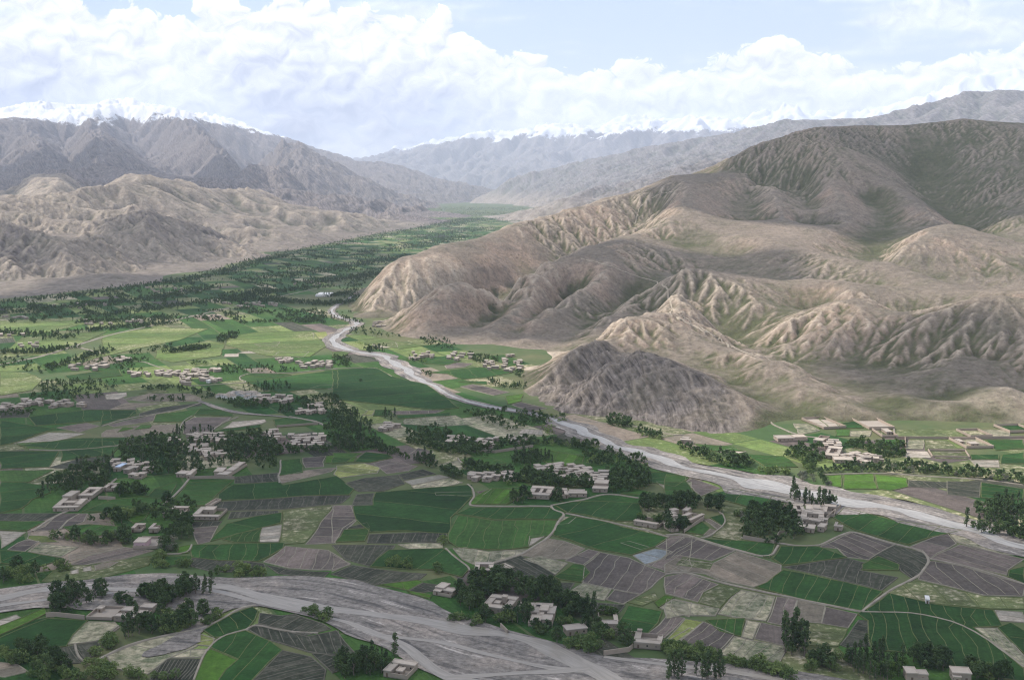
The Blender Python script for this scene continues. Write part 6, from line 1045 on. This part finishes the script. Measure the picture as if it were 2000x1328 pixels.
# far rows and clumps up the valley
r_ = random.Random(78)
def band(pl, width, n, kinds='bbbbp'):
    g = [G(*p) for p in pl]; seg = [math.dist(a, b_) for a, b_ in zip(g[:-1], g[1:])]
    for _ in range(int(n * 2.6)):
        i = r_.choices(range(len(seg)), seg)[0]; f = r_.random(); x = g[i][0] + (g[i + 1][0] - g[i][0]) * f + r_.gauss(0, width); y = g[i][1] + (g[i + 1][1] - g[i][1]) * f + r_.gauss(0, width)
        REST.append((x, y, KN[r_.choice(kinds)], r_.uniform(.5, .9), ''))
for pl, w, n in [([(0, 594), (120, 582), (250, 565), (330, 553), (420, 538), (500, 512), (560, 499)], 26, 420), ([(560, 499), (620, 485), (700, 470), (760, 457), (860, 441), (925, 427)], 60, 520), ([(0, 612), (150, 600), (300, 585), (420, 560)], 22, 200), ([(200, 620), (300, 605), (420, 590), (520, 572), (640, 560)], 22, 220), ([(430, 585), (560, 590), (640, 596), (690, 590)], 20, 160), ([(520, 545), (620, 530), (720, 515), (800, 500)], 40, 260), ([(600, 555), (680, 545), (730, 535)], 30, 160), ([(640, 500), (740, 490), (830, 480), (900, 462)], 60, 300), ([(800, 470), (900, 452), (960, 445)], 80, 260), ([(840, 442), (900, 432), (950, 428), (985, 432)], 170, 420), ([(850, 422), (920, 416), (1000, 420)], 420, 420), ([(845, 412), (930, 407), (1010, 409)], 520, 420), ([(700, 585), (690, 560), (740, 525)], 16, 80), ([(150, 650), (260, 640), (340, 632)], 14, 70), ([(150, 632), (220, 628), (330, 622)], 10, 60), ([(590, 632), (620, 622)], 12, 50), ([(680, 575), (640, 580)], 14, 40), ([(0, 650), (60, 655), (130, 662)], 14, 50), ([(430, 668), (450, 655), (460, 662)], 8, 24), ([(400, 680), (330, 690)], 6, 40), ([(0, 690), (80, 690), (140, 680)], 10, 50), ([(720, 690), (735, 680)], 6, 10), ([(100, 720), (200, 690), (210, 685)], 8, 40)]: band(pl, w, n)
VA = VALLEY
for _ in range(560):
    c = G(r_.uniform(-60, 1000), 440 + 190 * r_.random() ** 1.2)
    if inpoly(np.array([c[0]]), np.array([c[1]]), VA)[0]:
        a_ = ang + r_.choice((0, 0, math.pi / 2)) + r_.gauss(0, .15); L2 = r_.uniform(25, 130) * (1 + c[1] / 6000); kd_ = r_.choice('bbbbp')
        for _2 in range(int(L2 / 6)): q_ = r_.uniform(-.5, .5) * L2; REST.append((c[0] + q_ * math.cos(a_) + r_.gauss(0, 3), c[1] + q_ * math.sin(a_) + r_.gauss(0, 3), KN[kd_], r_.uniform(.4, .8), ''))
LOW = {}
for kd in KIND:
    rl = random.Random(5); H = DIM[kd][0]; LOW[kd] = [leaf_cloud(kd, 15, 3, H * (.085 if kd == 'poplar' else .17), rl) for _ in range(3)]
for kd in KIND:
    VV, FF, AA = [], [], []; nb = 0
    for x, y, k2, s_, _w in REST:
        if k2 != kd: continue
        if y < 4000 and x > -700 and 1000 < y and float(HR(x, y)) > 1.5: continue
        V, Fc, A = r_.choice(LOW[kd]); th = r_.uniform(0, 6.28); c_, s2 = math.cos(th), math.sin(th); Q = V * s_; VV.append(np.c_[Q[:, 0] * c_ - Q[:, 1] * s2 + x, Q[:, 0] * s2 + Q[:, 1] * c_ + y, Q[:, 2] * r_.uniform(.9, 1.2) + .1]); FF.append(Fc + nb); AA.append(np.clip(A * .6 + r_.uniform(-.05, .4), 0, 1)); nb += len(V)
    if VV:
        me = np_mesh('woodland', np.concatenate(VV), np.concatenate(FF)); fattr(me, 'tone', np.concatenate(AA)); obj('distant_' + {'broad': 'broadleaf_wood', 'poplar': 'poplar_rows', 'willow': 'willow_scrub', 'silver': 'oleaster_scrub', 'fresh': 'orchards'}[kd], me, KIND[kd][0], kind='stuff')
print('trees', Counter(t_[2] for t_ in TREES), 'rest', len(REST), 'houses', len(HOUSES))
# ------------------------------------------------------------------ unseen clouds added up-sun, each shaped by the shade it throws
M_cloud = bpy.data.materials.new('cloud_vapour'); M_cloud.use_nodes = True; t = NT(M_cloud.node_tree)
df = t.add('ShaderNodeBsdfDiffuse'); df.inputs[0].default_value = (0.9, 0.9, 0.9, 1); tp = t.add('ShaderNodeBsdfTransparent'); mx = t.add('ShaderNodeMixShader'); mx.inputs[0].default_value = 0.54
o_ = t.add('ShaderNodeOutputMaterial'); t.l.new(tp.outputs[0], mx.inputs[1]); t.l.new(df.outputs[0], mx.inputs[2]); t.l.new(mx.outputs[0], o_.inputs[0])
CZ = 5500.0
def cloud(outline, label, seed, thick=260.0, step=30.0):
    'outline: the ground it shades; the cloud hangs up-sun of it'
    k = CZ / SUNV.z; P = [(x + SUNV.x * k, y + SUNV.y * k) for x, y in chaikin(outline, 2, True)]; A = np.array(P); c = A.mean(0)
    x0, y0 = A.min(0) - 100; x1, y1 = A.max(0) + 100
    X, Y = np.meshgrid(np.arange(x0, x1, step), np.arange(y0, y1, step))
    wx = X + 110 * fbm(X, Y, 420, 4, .55, seed); wy = Y + 110 * fbm(X, Y, 420, 4, .55, seed + 7)
    ins = inpoly(wx, wy, P); d = blur(ins.astype(float), 30); h = np.sqrt(np.clip(d - .45, 0, 1)) ; ok = ins & (fbm(X, Y, 300, 4, .6, seed + 3) > -1.05)
    top_ = CZ + 20 + thick * h * (1 + .35 * fbm(X, Y, 260, 4, .55, seed + 5)); bot = CZ - 15 * h
    idx = np.arange(X.size).reshape(X.shape); cell = ok[:-1, :-1] & ok[1:, :-1] & ok[:-1, 1:] & ok[1:, 1:]
    q = np.stack([idx[:-1, :-1], idx[:-1, 1:], idx[1:, 1:], idx[1:, :-1]], -1)[cell]; n = X.size
    eds = Counter()
    for a, b_ in ((0, 1), (1, 2), (2, 3), (3, 0)):
        for e in map(tuple, q[:, (a, b_)]): eds[e] += 1
    side = [(a, b_, b_ + n, a + n)[::-1] for (a, b_) in eds if (b_, a) not in eds]
    V = np.concatenate([np.c_[X.ravel(), Y.ravel(), top_.ravel()], np.c_[X.ravel(), Y.ravel(), bot.ravel()]]); Fc = np.concatenate([q, q[:, ::-1] + n, np.array(side)])
    us = np.zeros(2 * n, bool); us[Fc.ravel()] = True; rm = np.cumsum(us) - 1
    o = obj('cloud', np_mesh('cloud', V[us], rm[Fc], smooth=True), M_cloud); o['label'] = label; o['category'] = 'cloud'; o['group'] = 'unseen shading clouds'
S = lambda pts: [G(*p) for p in pts]
cloud(S([(-500, 1500), (-500, 830), (0, 790), (250, 745), (480, 720), (760, 735), (900, 770), (1040, 812), (1110, 850), (1230, 905), (1350, 945), (1520, 990), (1720, 1010), (1960, 1060), (2500, 1100), (2500, 1500)]), 'broad unseen cloud shading the striped fields', 3)
cloud([T3(1030, 700, 1640)[:2], T3(1170, 668, 1640)[:2], T3(1250, 676, 1560)[:2], T3(1420, 740, 1460)[:2], T3(1500, 840, 1250)[:2], T3(1380, 880, 1150)[:2], T3(1150, 830, 1280)[:2], T3(1010, 790, 1400)[:2]], 'small unseen cloud shading the rocky knob', 13, 120)
cloud(S([(-100, 640), (0, 560), (250, 545), (420, 520), (640, 478), (760, 478), (700, 560), (660, 600), (560, 600), (400, 605), (200, 630)]), 'long unseen cloud shading the far green belt', 23)
cloud([T3(1400, 420, 3150)[:2], T3(1500, 300, 3900)[:2], T3(2300, 230, 4300)[:2], T3(2300, 440, 3000)[:2], T3(1900, 450, 2950)[:2], T3(1650, 450, 3000)[:2]], 'wide unseen cloud shading the green mountain top', 33, 350)
cloud([T3(1480, 720, 1560)[:2], T3(1560, 650, 1720)[:2], T3(1780, 640, 1740)[:2], T3(2300, 620, 1600)[:2], T3(2300, 740, 1350)[:2], T3(1800, 760, 1400)[:2]], 'unseen cloud shading the smooth brown dome', 43, 150)
cloud([B3(-330, 300, 9000)[:2], B3(240, 310, 9500)[:2], B3(560, 330, 9500)[:2], B3(560, 400, 7400)[:2], B3(200, 380, 6500)[:2], B3(-330, 380, 6200)[:2]], 'unseen cloud shading the brown snow-capped mountains', 53, 350, 60)
cloud([T3(*p)[:2] for p in [(860, 600, 2200), (1000, 540, 2500), (1200, 500, 2700), (1400, 480, 2800), (1600, 490, 2700), (1720, 530, 2400), (1600, 560, 2200), (1480, 590, 2100), (1380, 570, 2150), (1280, 600, 2080), (1180, 650, 1900), (1000, 690, 1850), (900, 660, 2020)]], 'ragged unseen cloud shading the gullied brown spurs', 63, 150)
cloud([T3(*p)[:2] for p in [(-200, 520, 3400), (0, 490, 3500), (120, 470, 3700), (330, 420, 4900), (480, 460, 5000), (420, 500, 4300), (250, 520, 3600), (100, 545, 3200)]], 'thin unseen cloud shading the pale badlands', 73, 150)
# ------------------------------------------------------------------ the air of the valley
hb = bmesh.new(); bmesh.ops.create_cube(hb, size=1.0)
for v in hb.verts: v.co = Vector((v.co.x * 90000, 29500 + v.co.y * 70000, 2640 + v.co.z * 5300))
hm = bpy.data.meshes.new('haze'); hb.to_mesh(hm); hb.free()
M_haze = bpy.data.materials.new('valley_haze'); M_haze.use_nodes = True; t = NT(M_haze.node_tree)
v = t.add('ShaderNodeVolumePrincipled'); v.inputs['Color'].default_value = (0.76, 0.84, 1.0, 1); v.inputs['Density'].default_value = 2.5e-5
v.inputs['Anisotropy'].default_value = 0.0
o_ = t.add('ShaderNodeOutputMaterial'); t.l.new(v.outputs[0], o_.inputs['Volume'])
haze = obj('haze', hm, M_haze, kind='stuff')
